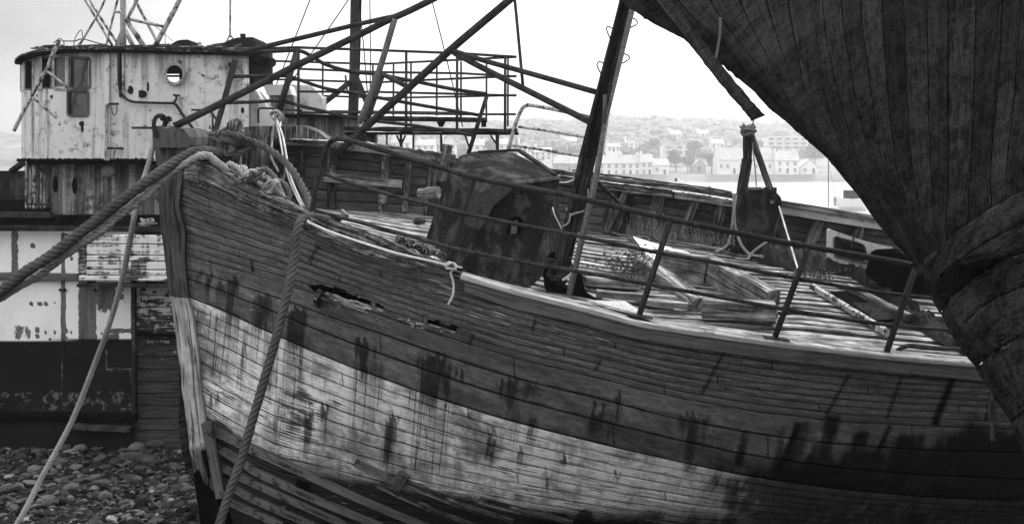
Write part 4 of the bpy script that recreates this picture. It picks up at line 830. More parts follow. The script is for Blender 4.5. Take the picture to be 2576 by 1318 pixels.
# --- hatch coaming timbers
hc = MB(); hc.beam(ond(1612,676,.06), ond(1764,782,.03), px(46,8), .16, seg=9, rough=.02); ho = hc.build('hatch_coaming', M['pale_wood'], boat)
for (a, b_, w_, h_) in [((1650,690),(1775,712),.09,.30),((1775,702),(1945,800),.12,.27),((1766,806),(1948,818),.15,.17)]:
    q = MB(); q.beam(ond(*a, .11), ond(*b_, .11), w_, h_, seg=9, rough=.016); q.build('coaming_beam', M['pale_wood'], ho)
q = MB(); q.prism([ond(1592,624,.12), ond(1640,640,.12), ond(1735,672,.14), ond(1725,680,.14), ond(1640,690,.12)], (0, 0, .01)); tag(q.build('white_board', M['wpaint']), 'broken white panel lying on the deck beside the leafy weed', 'panel')
for (a, b_, w_, h_) in [((1472,720),(1605,732),.16,.08),((1500,752),(1700,768),.10,.06),((1620,772),(1730,786),.10,.06),((1455,700),(1530,705),.12,.05)]:
    q = MB(); q.beam(ond(*a, .05), ond(*b_, .05), w_, h_, seg=8, rough=.014); q.build('broken_deck_plank', M['deck_wood'], ho)
# --- aft hatch opening with corrugated sheet and poles
q = MB(); q.prism([ond(*p, .022) for p in [(2062,742),(2132,738),(2150,750),(2240,795),(2262,815),(2230,836),(2180,812),(2120,775)]], (0, 0, .004)); ao = q.build('hatch_opening', M['black'], boat)  # flat black plate stands in for the dark below the opening
q = MB(); A1, B1, C1, D1 = ond(2144,777,.05), ond(2202,777,.05), ond(2256,814,.05), ond(2200,820,.05)
q.grid([[A1.lerp(B1, j/2).lerp(D1.lerp(C1, j/2), i/40)+Vector((0, 0, .012*math.sin(i*1.25))) for j in range(3)] for i in range(41)]); q.build('corrugated_sheet', M['pipe'], ao)
q = MB(); q.beam(ond(2042,733,.05), ond(2234,852,.05), .05, .05, seg=8, rough=.006); tag(q.build('iron_bar', M['pipe_white']), 'long flaking iron bar lying across the deck left of the corrugated sheet', 'iron bar')
q = MB(); q.beam(ond(2132,738,.06), ond(2286,816,.06), .07, .07, seg=8, rough=.006); tag(q.build('wooden_pole', M['pole']), 'weathered wooden pole lying right of the corrugated sheet', 'pole')
q = MB(); q.prism([P(*p, 8.6) for p in [(2192,632),(2250,630),(2330,672),(2372,720),(2352,800),(2290,775),(2225,732),(2176,686)]], (.34,.7,-.06)); q.build('winch_housing', M['black'], boat)
q = MB(); q.prism([P(*p, 8.58) for p in [(2192,640),(2200,628),(2250,626),(2262,640)]], (.2,.4,-.03)); q.build('housing_lid', M['black'], boat)
# ================================================================= rusting trawler on the left
lb = empty('steel_trawler', 'rusting white trawler with round-fronted wheelhouse behind the wooden bow', 'boat', P(250, 1125, 12.0))
LY = lambda v: float(np.interp(v, [575, 860, 1045, 1130, 1200], [12.15, 12.05, 11.9, 11.75, 11.9]))
def lh_grid(us, vs, dY=0, wav=0.0):
    return [[P(u, v, LY(v)+dY+wav*mnoise.noise(Vector((u*.01, v*.01, 3)))) for v in vs] for u in us]
us = list(np.linspace(-420, 338, 130)); vs = list(np.linspace(576, 1190, 120)); U2 = np.array([[u for v in vs] for u in us]); V2 = np.array([[v for v in vs] for u in us])
rust = np.full_like(U2, .10); dk = sm(V2, 856-(U2-33)*.02, 858-(U2-33)*.02)
def blob(a, u0, u1, v0, v1, k, sx=5, sy=8): return np.maximum(a, k*sm(U2, u0-sx, u0+sx)*(1-sm(U2, u1-sx, u1+sx))*sm(V2, v0-sy, v0+sy)*(1-sm(V2, v1-sy, v1+sy)))
rust = blob(rust, 197, 243, 590, 870, .85, 6); rust = blob(rust, 243, 292, 715, 790, .75, 8, 20); rust = blob(rust, 152, 166, 725, 860, .95, 3); rust = blob(rust, 155, 163, 640, 1040, .8, 3); rust = blob(rust, 30, 46, 575, 700, .8); rust = blob(rust, 30, 82, 815, 858, .55, 9, 14); rust = blob(rust, 150, 166, 576, 625, .7, 4)
rust = blob(rust, 262, 334, 826, 838, .8, 4, 4); rust = blob(rust, 262, 300, 838, 858, .7, 4, 4); rust = blob(rust, 330, 338, 700, 1000, .7, 3, 6)
for (u, v, r_) in [(78,764,5),(100,764,4),(117,765,4),(138,764,2),(94,830,6),(94,845,5),(115,836,3),(139,836,3),(168,833,4),(180,836,3),(169,849,3),(124,853,4),(317,759,3),(82,618,5),(112,620,3),(139,625,3),(255,838,3),(305,745,6),(305,730,4),(167,590,3),(181,650,4)]:
    rust = np.maximum(rust, 1-sm(np.hypot(U2-u, (V2-v)*.8), r_*.6, r_*1.5))
lt = np.zeros_like(U2)  # pale weld scars in the dark paint
for (u0, u1, v0, v1) in [(151,157,858,1040),(266,270,858,932),(266,334,925,933),(326,336,935,970)]: lt = blob(lt, u0, u1, v0, v1, .8, 3, 3)
lt = np.maximum(lt, .55*sm(V2, 970, 990)*(1-sm(V2, 1030, 1040)))
t = NT('trawler_hull_paint', .6); ru = t.attr('rust'); dkk = t.attr('dk'); ltt = t.attr('lt'); ch = t.noise('pos', 10, 8, .7, .3); big = t.noise('pos', 1.2, 5); fi = t.noise('pos', 60, 4, .6); vt = t.noise('pos', 1, 6, .65, .2, (14, 14, 1.0))
rm = t.mr(t.addd(ru, t.mul(t.sub(t.addd(t.mul(ch, .5), t.mul(vt, .5)), .5), 2.3)), .42, .56, 0, 1, True)
wv_ = t.mul(t.mul(t.mr(big, .3, .7, .62, .78), t.mr(fi, .3, .7, .95, 1.04)), t.mr(vt, .25, .75, .92, 1.05)); dv_ = t.mul(t.mr(big, .3, .7, .007, .016), t.mr(fi, .3, .7, .8, 1.2))  # dark lower paint, deepened further to hold shade on the hull bottom
lm = t.mr(t.addd(ltt, t.mul(t.sub(ch, .5), 2.2)), .62, .68, 0, 1, True)
v_ = t.mix(rm, wv_, t.mul(t.mr(vt, .3, .7, .04, .14), t.mr(fi, .3, .7, .6, 1.5))); v_ = t.mix(dkk, v_, t.mix(lm, dv_, .085)); M['lhull'] = t.out(v_, t.addd(t.mul(rm, -.6), t.mul(fi, .2)), .006, .7, rough=t.mix(rm, .5, .9))
q = MB(); q.grid(lh_grid(us, vs, 0, .03)); q.build('hull_plating', M['lhull'], lb, smooth=True, attrs=dict(rust=rust, dk=dk, lt=lt))
# wooden stern planking right of the plates
t = NT('stern_planking', .9); Uu = t.xyz('uv'); g1 = t.noise('uv', 1, 6, .68, .5, (3, 30, 1)); g2 = t.noise('uv', 1, 6, .7, .6, (9, 9, 1)); fr = t.ma('FRACT', t.mul(Uu[1], 1/.17)); sm_ = t.mr(t.ma('MINIMUM', fr, t.sub(1.0, fr)), 0, .06, 1, 0, True); wf = t.mr(t.xyz('pos')[2], P(0, 970, 12).z, P(0, 700, 12).z, -.10, .10)
wh = t.mr(t.addd(t.addd(t.mul(g1, .5), t.mul(g2, .5)), wf), .53, .58, 0, 1, True); v_ = t.mix(wh, t.mr(g1, .3, .7, .012, .07), .42); v_ = t.mul(v_, t.mix(sm_, 1, .25)); M['sternp'] = t.out(v_, t.addd(t.mul(sm_, -1), g1), .012, .8)
q = MB(); us2 = [338+12*k for k in range(60)]; vs2 = list(np.linspace(600, 1190, 60)); q.grid([[P(u, v, LY(v)+.03) for v in vs2] for u in us2], lambda i, j: (us2[i]*.0055, vs2[j]*.0055)); q.build('stern_planking', M['sternp'], lb, smooth=True)
q = MB(); q.beam(P(336,596,11.98), P(339,1060,11.85), .05, .08, (0,1,0), seg=12, rough=.01); q.build('corner_strip', M['casing'], lb)
for (v, hp, mat, x0, x1, dY) in [(575,13,'casing',-420,520,-.12),(694,18,'bul_wood',-420,200,-.03),(844,6,'black',338,520,-.05),(1044,12,'black',-420,345,-.06),(1076,12,'casing',185,332,-.12)]:
    q = MB(); q.beam(P(x0, v-4, LY(v)+dY), P(x1, v+3, LY(v)+dY), .12, px(hp, 12), seg=14, rough=.008); q.build('rubbing_rail', M[mat], lb)
t = NT('flaked_white_planks', .8); Uu = t.xyz('uv'); g1 = t.noise('uv', 1, 6, .68, .5, (26, 3, 1)); g2 = t.noise('pos', 4, 7, .7); sn_ = t.noise('pos', 1, 5, .6, .2, (9, 9, 1.2)); wh = t.mr(t.addd(t.addd(t.mul(g1, .4), t.mul(g2, .35)), t.mul(sn_, .25)), .45, .49, 0, 1, True); v_ = t.mix(wh, t.mr(g1, .3, .7, .03, .14), t.mr(sn_, .3, .7, .55, .74)); M['wplank'] = t.out(v_, t.addd(wh, g1), .01, .7)
for k, (v0, v1) in enumerate([(590,612),(614,640),(642,655),(657,676),(678,690),(692,704)]):
    q = MB(); q.beam(P(222 if k < 5 else 205, (v0+v1)/2, 11.92), P(520, (v0+v1)/2+2, 11.92), .08 if k < 5 else .16, px(v1-v0-.6, 11.9), seg=14, rough=.004); q.build('fender_plank', M['wplank'], lb)
q = MB(); q.beam(P(203,650,11.98), P(222,650,11.98), .1, px(130, 12), seg=2, rough=.02); q.build('fender_end', M['rib_wood'], lb)
q = MB(); q.beam(P(203,716,11.86), P(520,719,11.86), .22, px(7, 12), seg=12, rough=.006); q.build('fender_ledge', M['casing'], lb)
for (u, v) in [(240,730),(307,727),(363,728),(363,758),(151,729),(163,729)]: q = MB(); q.tube([P(u, v, LY(v)+.02), P(u, v, LY(v)-.03)], px(3.5,12), 10); q.build('bolt', M['black'], lb)
# lower superstructure (rust-streaked) and left recess
q = MB(); q.prism([P(*p, 13.3) for p in [(130,400),(620,400),(620,640),(130,640)]], (0,.6,0)); q.build('lower_deckhouse', M['wsteel2'], lb)
q = MB(); q.prism([P(*p, 13.9) for p in [(62,395),(134,395),(134,640),(62,640)]], (0,.5,0)); q.build('deckhouse_side', M['wsteel2'], lb)
q = MB(); q.prism([P(*p, 14.5) for p in [(-300,430),(64,430),(64,640),(-300,640)]], (0,.3,0)); q.build('engine_casing', M['casing'], lb)
for k, (u, a) in enumerate([(66,2.5),(76,2),(88,6),(104,3),(112,2.5)]): q = MB(); q.tube([P(u,406,13.8), P(u,540,13.8)], px(a,13.8), 8); q.build('drain_pipe', M['pipe_white'], lb)
for (u, v) in [(138.5,463),(187,467)]: q = MB(); q.prism([P(u+6*math.cos(k*.4488), v+21*math.sin(k*.4488), 13.28) for k in range(14)], (0,.01,0)); q.build('oval_port', M['black'], lb)
q = MB(); q.tube([P(273,430,13.15), P(273,430,13.05)], [px(13,13), px(17,13)], 20); q.tube([P(273,430,13.04), P(273,430,13.0)], px(13,13), 20); q.build('dish_lamp', M['pipe_light'], lb)
pipe('hand_bar', [(64,497,13.2),(67,512,13.1),(76,514,13.1),(132,514,13.15)], px(2.5,13), parent=lb); pipe('hand_bar', [(82,497,13.2),(82,508,13.1),(76,514,13.1)], px(2.5,13), parent=lb)
q = MB(); q.beam(P(-300,539,12.6), P(130,541,12.6), .12, px(15,12.6), seg=6, rough=.004); q.build('deck_rail', M['pipe'], lb); q = MB(); q.prism([P(*p, 12.75) for p in [(-300,548),(130,548),(130,578),(-300,578)]], (0,.1,0)); q.build('rail_panel', M['black'], lb)
q = MB(); q.tube([P(30,430,13.6), P(56,412,13.3)], px(8,13.4), 14); q.build('vent_tube', M['casing'], lb)
q = MB(); q.prism([P(*p, 12.7) for p in [(150,545),(176,543),(178,575),(148,575)]], (0,.2,0)); q.build('deck_fitting', M['black'], lb)
q = MB(); q.tube([P(372,577,12.6), P(372,566,12.6), P(372,562,12.6)], [px(20,12.6), px(20,12.6), px(24,12.6)], 16)
for k in range(12): q.ico(P(358+k*2.4, 556+random.uniform(-5,4), 12.55), (.025,.03,.02), amp=.4, seed=k)
q.build('capstan', M['wsteel3'], lb)
# wheelhouse shell with real openings
plan = [(626,13.3),(500,13.12),(380,13.0),(265,12.92),(215,12.92),(170,12.98),(130,13.12),(100,13.32),(78,13.6),(62,13.95),(54,14.3)]
def Wx(u, Y): return (u-1288)/F*Y
outer = [Vector((Wx(u, Y), Y, 0)) for u, Y in plan]; outer = outer+[Vector((outer[-1].x+.35, 15.2, 0)), Vector((outer[-1].x+1.4, 15.7, 0)), Vector((Wx(618,15.7), 15.7, 0))]
zt = 5.145; zb = P(0,405,13).z
def wtop(p): return P(0, 122, 13).z
def shell(outer, inset, z0, z1):
    n = len(outer); cen = sum(outer, Vector())/n; inner = []
    for i, p in enumerate(outer):
        a = outer[i-1]; b = outer[(i+1) % n]; tt = (b-a).normalized(); nn = Vector((-tt.y, tt.x, 0)); nn = nn if nn.dot(cen-p) > 0 else -nn; inner.append(p+nn*inset)
    bm = bmesh.new(); ov0 = [bm.verts.new((p.x, p.y, z0)) for p in outer]; ov1 = [bm.verts.new((p.x, p.y, z1)) for p in outer]; iv0 = [bm.verts.new((p.x, p.y, z0)) for p in inner]; iv1 = [bm.verts.new((p.x, p.y, z1)) for p in inner]
    for i in range(n):
        j = (i+1) % n; bm.faces.new((ov0[i], ov0[j], ov1[j], ov1[i])); bm.faces.new((iv0[j], iv0[i], iv1[i], iv1[j])); bm.faces.new((ov1[i], ov1[j], iv1[j], iv1[i])); bm.faces.new((ov0[j], ov0[i], iv0[i], iv0[j]))
    bmesh.ops.recalc_face_normals(bm, faces=bm.faces); me = bpy.data.meshes.new('shell'); bm.to_mesh(me); bm.free(); return me
sme = shell(outer, .06, zb, zt); so_ = bpy.data.objects.new('shell_tmp', sme); COL.objects.link(so_)
cut = bmesh.new()
def cutpoly(pts):  # pts list of world; extruded through the wall
    vs0 = [cut.verts.new(p) for p in pts[0]]; vs1 = [cut.verts.new(p) for p in pts[1]]; n = len(vs0); cut.faces.new(vs0); cut.faces.new(vs1[::-1])
    for i in range(n): cut.faces.new((vs0[i], vs1[i], vs1[(i+1) % n], vs0[(i+1) % n]))
def rrect(u0, v0, u1, v1, r_, k=3):
    out = []
    for (cx, cy, a0) in ((u1-r_, v0+r_, -90), (u1-r_, v1-r_, 0), (u0+r_, v1-r_, 90), (u0+r_, v0+r_, 180)):
        for i in range(k+1): a = R(a0+90*i/k); out.append((cx+r_*math.cos(a), cy+r_*math.sin(a)))
    return out
def planY(u): us_ = [a[0] for a in plan][::-1]; return float(np.interp(u, us_, [a[1] for a in plan][::-1]))
wins = [(64,154,80,224),(106,146,128,221),(137,146,164,219),(177,149,222,219),(170,231,220,290)]
for (a, b_, c, d) in wins:
    rr = rrect(a, b_, c, d, 4); Yc = planY((a+c)/2); cutpoly(([P(u, v, Yc-.4) for u, v in rr], [P(u, v, Yc+.5) for u, v in rr]))
circ = [(439+20*math.cos(k*math.pi/12), 186+22*math.sin(k*math.pi/12)) for k in range(24)]; cutpoly(([P(u, v, 12.7) for u, v in circ], [P(u, v, 13.5) for u, v in circ]))
cutpoly(([P(u, v, 15.3) for u, v in [(418,181),(451,181),(451,230),(418,230)]], [P(u, v, 16.2) for u, v in [(418,181),(451,181),(451,230),(418,230)]]))
cutpoly(([P(u, v, 15.2) for u, v in [(147,150),(168,150),(168,215),(147,215)]], [P(u, v, 16.2) for u, v in [(147,150),(168,150),(168,215),(147,215)]]))
cutpoly(([P(u, v, 15.2) for u, v in [(178,160),(205,160),(205,205),(178,205)]], [P(u, v, 16.2) for u, v in [(178,160),(205,160),(205,205),(178,205)]]))
bmesh.ops.recalc_face_normals(cut, faces=cut.faces); cme = bpy.data.meshes.new('cut'); cut.to_mesh(cme); cut.free(); co_ = bpy.data.objects.new('cut_tmp', cme); COL.objects.link(co_)
md = so_.modifiers.new('b', 'BOOLEAN'); md.object = co_; md.operation = 'DIFFERENCE'; md.solver = 'EXACT'
dg = bpy.context.evaluated_depsgraph_get(); dg.update(); res = bpy.data.meshes.new_from_object(so_.evaluated_get(dg)); bpy.data.objects.remove(so_); bpy.data.objects.remove(co_)
res.materials.clear(); res.materials.append(M['wsteel']); res.transform(Matrix.Translation(-lb.location)); res.name = 'wheelhouse'
wh_ = bpy.data.objects.new('wheelhouse', res); COL.objects.link(wh_); wh_.parent = lb
def polyplate(name, pts, Y, th, mat, par, Yfn=None):
    q = MB(); q.prism([P(u, v, (Yfn(u) if Yfn else Y)) for u, v in pts], (0, th, 0)); return q.build(name, M[mat], par)
q = MB(); q.prism([Vector((p.x, p.y, zb-.05)) for p in outer], (0, 0, .05)); q.build('wheelhouse_floor', M['black'], wh_)
# roof with ragged edge
rp = []
cen = sum(outer, Vector())/len(outer)
for i, p in enumerate(outer):
    a = outer[i-1]; b = outer[(i+1) % len(outer)]
    for k in range(4): c = p.lerp(b, k/4); dv = (c-cen).normalized(); rp.append(c+dv*(.14+.03*mnoise.noise(Vector((i*1.3+k, 2, 0)))))
q = MB()
for (o_z, th, sc_, mt) in [(0, .03, 1.0, 'black'), (.03, .024, 1.012, 'rib_wood'), (.052, .02, .985, 'casing')]:
    q = MB(); q.prism([Vector((cen.x+(p.x-cen.x)*sc_+.03*mnoise.noise(p*3+Vector((o_z*90, 0, 0))), cen.y+(p.y-cen.y)*sc_+.03*mnoise.noise(p*4), zt+o_z+.012*mnoise.noise(p*2.2))) for p in rp], (0, 0, th)); q.build('roof', M[mt], wh_)
for k in range(26): pass
q = MB()
for k in range(40): u = random.uniform(60, 600); Y = planY(u)-.12; a = P(u, 119+random.uniform(-3, 4), Y); q.beam(a, a+Vector((random.uniform(.1, .5), 0, random.uniform(-.02, .03))), .04, .02, seg=3, rough=.012)
q.build('roof_debris', M['rib_wood'], wh_)
q = MB(); q.grid([[P(u, 399+4*mnoise.noise(Vector((u*.13, 1, 0))), planY(max(u, 56))-.03), P(u, 405, planY(max(u, 56))-.06-.03*abs(mnoise.noise(Vector((u*.2, 5, 0))))), P(u, 409+4*mnoise.noise(Vector((u*.21, 9, 0))), planY(max(u, 56))-.03)] for u in range(42, 388, 3)]); q.build('rust_edge', M['black'], wh_)
def frame(name, u0, v0, u1, v1, wpx_, mat, par, glass='glass', r_=5):
    Yc = lambda u: planY(u)-.025
    q = MB(); o1 = rrect(u0, v0, u1, v1, r_+2); i1 = rrect(u0+wpx_, v0+wpx_, u1-wpx_, v1-wpx_, r_); n = len(o1)
    vs = [P(u, v, Yc(u)) for u, v in o1]+[P(u, v, Yc(u)) for u, v in i1]+[P(u, v, Yc(u)+.03) for u, v in o1]+[P(u, v, Yc(u)+.03) for u, v in i1]
    fs_ = [(i, (i+1) % n, n+(i+1) % n, n+i) for i in range(n)]+[(i, 2*n+i, 2*n+(i+1) % n, (i+1) % n) for i in range(n)]+[(n+i, n+(i+1) % n, 3*n+(i+1) % n, 3*n+i) for i in range(n)]
    q.add(vs, fs_, [(0, 0)]*len(vs)); fo = q.build(name, M[mat], par)
    for k in range(16): pass
    if glass: q = MB(); q.prism([P(u, v, Yc(u)+.04) for u, v in i1], (0, .008, 0)); q.build('pane', M[glass], fo)
    return fo
t = NT('clear_dirty_glass', .05); t.b.inputs['Transmission Weight'].default_value = 0; t.b.inputs['Alpha'].default_value = .22; M['thin_glass'] = t.out(.35)
frame('window', 50, 150, 62, 232, 3, 'pframe', wh_, 'thin_glass', 2); frame('window', 62, 151, 82, 227, 2.5, 'wframe', wh_, None, 2)
frame('window', 80, 142, 106, 228, 4, 'pframe', wh_, 'flange', 4); frame('window', 104, 143, 131, 223, 2.5, 'wframe', wh_, None, 2)
frame('window', 131, 138, 172, 227, 6, 'pframe', wh_, 'thin_glass', 6); frame('window', 173, 143, 228, 224, 5, 'wframe', wh_, 'glass', 6); frame('window', 167, 225, 224, 294, 5, 'wframe', wh_, 'glass', 7)
q = MB(); n = 28
def ring(r0, r1, Y0, Y1, cx=439, cy=186, ey=1.08):
    vs = []
    for r_, Y in ((r1, Y0), (r0, Y0), (r0, Y1), (r1, Y1)): vs += [P(cx+r_*math.cos(6.2832*k/n), cy+r_*ey*math.sin(6.2832*k/n), Y) for k in range(n)]
    return vs, [(a*n+k, a*n+(k+1) % n, b*n+(k+1) % n, b*n+k) for a, b in ((0, 1), (1, 2), (2, 3), (3, 0)) for k in range(n)]
vs_, fs_ = ring(20, 26.5, 13.0, 13.08); q.add(vs_, fs_, [(0, 0)]*len(vs_)); 
for k in range(14): a = 6.2832*k/14; c = P(439+23.2*math.cos(a), 186+25*math.sin(a), 12.995); q.ico(c, (.012, .01, .012), amp=0, sub=0)
po = q.build('porthole', M['pframe'], wh_); q = MB(); q.beam(P(418,192,15.6), P(455,192,15.6), .03, .035, seg=1); q.build('glazing_bar', M['black'], po)
for (pts, r_) in [([(298,128),(299,200),(302,228),(312,244),(332,256),(380,259),(437,260)], 3.2), ([(437,260),(446,268),(460,290),(490,330)], 3.6), ([(437,260),(443,250),(444,242)], 3)]: pipe('steam_pipe', [(u, v, planY(u)-.06) for u, v in pts], px(r_,13), parent=wh_)
q = MB(); q.beam(P(437,240,12.95), P(451,241,12.95), .06, .03, seg=1); q.build('pipe_cap', M['pipe'], wh_)
for (u0, u1, dY, mt) in [(264,276,-.03,'wsteel'),(301,306,-.02,'black'),(308,313,-.02,'wsteel3')]:
    q = MB(); q.beam(P((u0+u1)/2, 136, planY(u0)+dY), P((u0+u1)/2, 404 if mt == 'wsteel' else 245, planY(u0)+dY), px(u1-u0,13), .05, (0,1,0), seg=8); q.build('door_post', M[mt], wh_)
q = MB(); q.tube([P(268,262,12.85), P(267,400,12.85)], px(4,13), 8); q.build('grab_pipe', M['pipe_white'], wh_)
for pts in ([(274,262),(298,262)],[(270,373),(310,374)],[(332,322),(386,322)],[(474,280),(474.5,280)]):
    if len(pts) == 2 and pts[0][0] != 474: pipe('bracket_bar', [(u, v, 12.85) for u, v in pts], px(3,13), parent=wh_)
pipe('wire_loop', [(280,268,12.8),(283,285,12.78),(289,290,12.78),(294,280,12.8),(293,266,12.8)], px(1.5,13), 'pipe_light', wh_); pipe('bracket_drop', [(290,376,12.8),(286,390,12.8),(286,400,12.82)], px(3,13), 'pipe_white', wh_)
pipe('handrail', [(482,277,12.7),(520,278,12.7),(534,285,12.65),(543,300,12.6)], px(2.6,12.7), parent=wh_); pipe('rail_post', [(535,286,12.65),(535,334,12.6)], px(2.6,12.7), parent=wh_)
for (u, v, a, b_) in [(357,237,12,10),(328,227,7,11),(577,163,6,6),(94,241,3,5),(131,244,5,5),(610,278,4,8),(207,312,9,7),(372,219,3,13),(207,325,4,9)]:
    q = MB(); q.prism([P(u+a*math.cos(k*.52)*(1+.35*mnoise.noise(Vector((k*.9, u, 0)))), v+b_*math.sin(k*.52)*(1+.35*mnoise.noise(Vector((k*.9, u, 5)))), planY(u)-.006) for k in range(12)], (0, .02, 0)); q.build('rust_scab', M['casing'], wh_)
# roof gear
def rod(name, pts, r_, mat='pipe_white', Y=13.8, par=wh_):
    if pts[0][1] <= 5:
        (ua, va), (ub, vb_) = pts[0], pts[1]; k_ = 160/max(20, vb_-va); pts = [(ua-(ub-ua)*k_*.6, va-(vb_-va)*k_*.6)]+list(pts)
    return pipe(name, [(u, v, Y) for u, v in pts], px(r_, Y), mat, par)
rod('roof_mast', [(310,-40),(310,118)], 7.5, 'flange'); q = MB(); q.prism([P(*p, 13.85) for p in [(302,78),(286,120),(306,120)]], (0,.03,0)); q.prism([P(*p, 13.85) for p in [(319,78),(344,120),(330,120),(318,95)]], (0,.03,0)); q.build('mast_gusset', M['flange'], wh_)
for k, (pts, r_) in enumerate([([(268,-10),(250,30),(198,118)],2.6),([(214,0),(232,30),(284,118)],3.2),([(226,0),(243,30),(300,117)],3.2),([(296,0),(288,30),(272,95),(266,121)],2.8),([(345,0),(330,30),(320,48)],4),([(320,48),(410,67)],4),([(318,50),(364,120)],6.5),([(340,0),(355,30),(405,124)],3.6),([(452,0),(437,30),(387,122)],6),([(318,76),(334,115)],3),([(370,50),(436,105)],.8),([(416,70),(415,122)],1),([(288,30),(304,31)],4)]): rod('lattice_strut', pts, r_, Y=13.6+.06*(k % 4))
rod('wire_loop', [(185,116),(190,95),(202,77),(207,82),(206,100),(192,118)], 1, 'pipe'); rod('aerial_wire', [(160,104),(188,104),(208,99),(245,109),(280,117)], 1.4, 'pipe'); rod('aerial_wire', [(135,109),(150,98),(160,106),(160,115),(148,111)], 1.2, 'pipe', Y=12.75)
rod('leaning_pole', [(150,101),(129,146),(116,178),(90,222),(78,245),(52,295),(35,330)], 4.5, 'pipe_white', Y=12.6); rod('pole_branch', [(116,178),(145,200),(172,223)], 3.2, 'pipe_white', Y=12.6); rod('pole_branch', [(80,243),(110,270),(142,297)], 3.2, 'pipe_white', Y=12.6)
for nm, pts in (('roof_hump', [(410,125),(430,112),(445,103),(455,101),(472,100),(480,106),(482,126)]), ('roof_raft', [(528,125),(528,118),(536,111),(562,108),(580,100),(597,95),(636,94),(642,98),(643,123)])):
    q = MB(); q.prism([P(*p, 13.3) for p in pts], (.03,.5,0)); q.build(nm, M['casing'], wh_)
rod('roof_lamp', [(503,127),(503,113)], 5, 'wsteel', 13.2); rod('lamp_cap', [(503,113),(503,106)], 4, 'pipe_white', 13.2); rod('vent_cup', [(611,94),(611,86)], 7, 'pipe', 13.4); rod('signal_pole', [(579,-20),(579,95)], 2.6, 'pipe_white', 13.4); rod('pole_foot', [(579,85),(571,104)], 2, 'pipe_white', 13.4); rod('pole_foot', [(579,85),(587,100)], 2, 'pipe_white', 13.4)
# funnel and after superstructure
q = MB(); q.tube([P(657,128,14.2), P(657,216,14.2)], [px(28,14.2), px(29,14.2)], 20); q.build('funnel', M['casing'], lb); q = MB(); q.tube([P(640,150,13.7), P(678,160,13.6)], px(13,13.6), 16); q.build('exhaust_pipe', M['black'], lb); q = MB(); q.tube([P(681,158,13.7), P(683,158,13.6)], px(12,13.6), 16); q.build('exhaust_lid', M['casing'], lb)
for pts, Y, mt, nm in (([(627,218),(640,226),(668,262),(690,300),(690,345),(620,345)], 13.6, 'wsteel', 'aft_cabin'), ([(662,214),(726,213),(734,239),(672,240)], 13.9, 'wsteel', 'hatch_cover'), ([(676,242),(738,240),(740,300),(690,300)], 13.95, 'wsteel2', 'hatch_base'), ([(728,213),(783,216),(810,246),(810,296),(738,296)], 14.4, 'wsteel', 'wing_panel'), ([(708,294),(895,291),(900,300),(900,345),(708,345)], 13.5, 'wsteel2', 'aft_bulkhead')):
    q = MB(); q.prism([P(*p, Y) for p in pts], (0,.35,0)); q.build(nm, M[mt], lb)
q = MB(); q.beam(P(720,292,13.4), P(900,293,13.4), .3, px(6,13.5), seg=8, rough=.01); q.build('bulkhead_cap', M['black'], lb)
rod('small_rail', [(650,310),(650,280),(656,273),(690,274),(760,279)], 2.6, 'pipe', 13.2, lb)
rod('after_mast', [(896,-60),(894,30),(891,200),(888,300)], 13, 'pipe', 15, lb); rod('mast_cable', [(908,0),(905,130),(903,190)], 2, 'black', 14.8, lb)
for pts, r_ in (([(812,262),(850,232),(880,207)],7),([(897,196),(915,240),(935,290)],7)): rod('mast_strut', pts, r_, 'pipe', 14.9, lb)
rod('mast_bracket', [(869,190),(872,220),(874,228)], 2.5, 'pipe', 14.8, lb)
for a, b_ in (((786,-15),(654,315)),((880,-5),(729,212)),((903,0),(924,230)),((930,-40),(931,270)),((1086,0),(1164,320))): rod('rigging_wire', [a, ((a[0]+b_[0])/2+1, (a[1]+b_[1])/2), b_], 1.4, 'black', 14, lb)
# gallery railing: near and far sides meeting at the stern
def line(name, pts, r_, Ys, par): q = MB(); q.tube([P(u, v, Y) for (u, v), Y in zip(pts, Ys)], r_, 8); return q.build(name, M['pipe'], par, smooth=True)
gal_ = line('gallery_rail', [(664,123),(744,120),(950,127),(1160,135),(1300,144)], px(3.5,13), [13,13,13,13,13], lb)
for a, b_, c, d in ((168,176,181,193),(225,226,233,241),(278,278,284,288)): line('gallery_rail', [(752,a+6),(950,b_+6),(1160,(c+4)),(1298,d)], px(3,13), [13]*4, gal_)
for a in ((682,154),(684,200)): line('gallery_rail', [a, (950,a[1]+8), (1020,a[1]+4), (1298,144 if a[1] < 190 else 192)], px(2.8,15), [15,15.2,15,13.1], gal_)
line('gallery_rail', [(720,238),(950,247),(1020,246),(1180,243),(1298,240)], px(2.5,15), [15,15.2,15,14,13.1], gal_)
line('gallery_rail', [(830,280),(1020,282),(1180,285)], px(2.5,15), [15,15.2,14.5], gal_)
for u, v0, v1, r_, Y in ((751,120,316,3.5,13),(1022,131,332,3.5,13),(1150,135,335,3.5,13),(1271,142,335,3.5,13),(1278,145,318,2.5,13.2),(812,160,290,2.5,15),(938,162,290,2.5,15),(990,162,292,2.5,15),(1034,160,318,2.5,15),(1099,154,292,2.5,14.6),(1160,155,300,2.5,14.4),(1224,150,300,2.5,14)):
    line('gallery_post', [(u,v0),(u-.5,v1)], px(r_,Y), [Y,Y], gal_)
q = MB(); q.beam(P(868,325,13), P(1302,330,13), .3, px(9,13), seg=24, rough=.02); pl_ = q.build('gallery_deck', M['casing'], lb); q = MB(); q.beam(P(868,336,13.02), P(1305,337,13.02), .08, px(6,13), seg=12, rough=.004); q.build('deck_edge', M['black'], pl_)
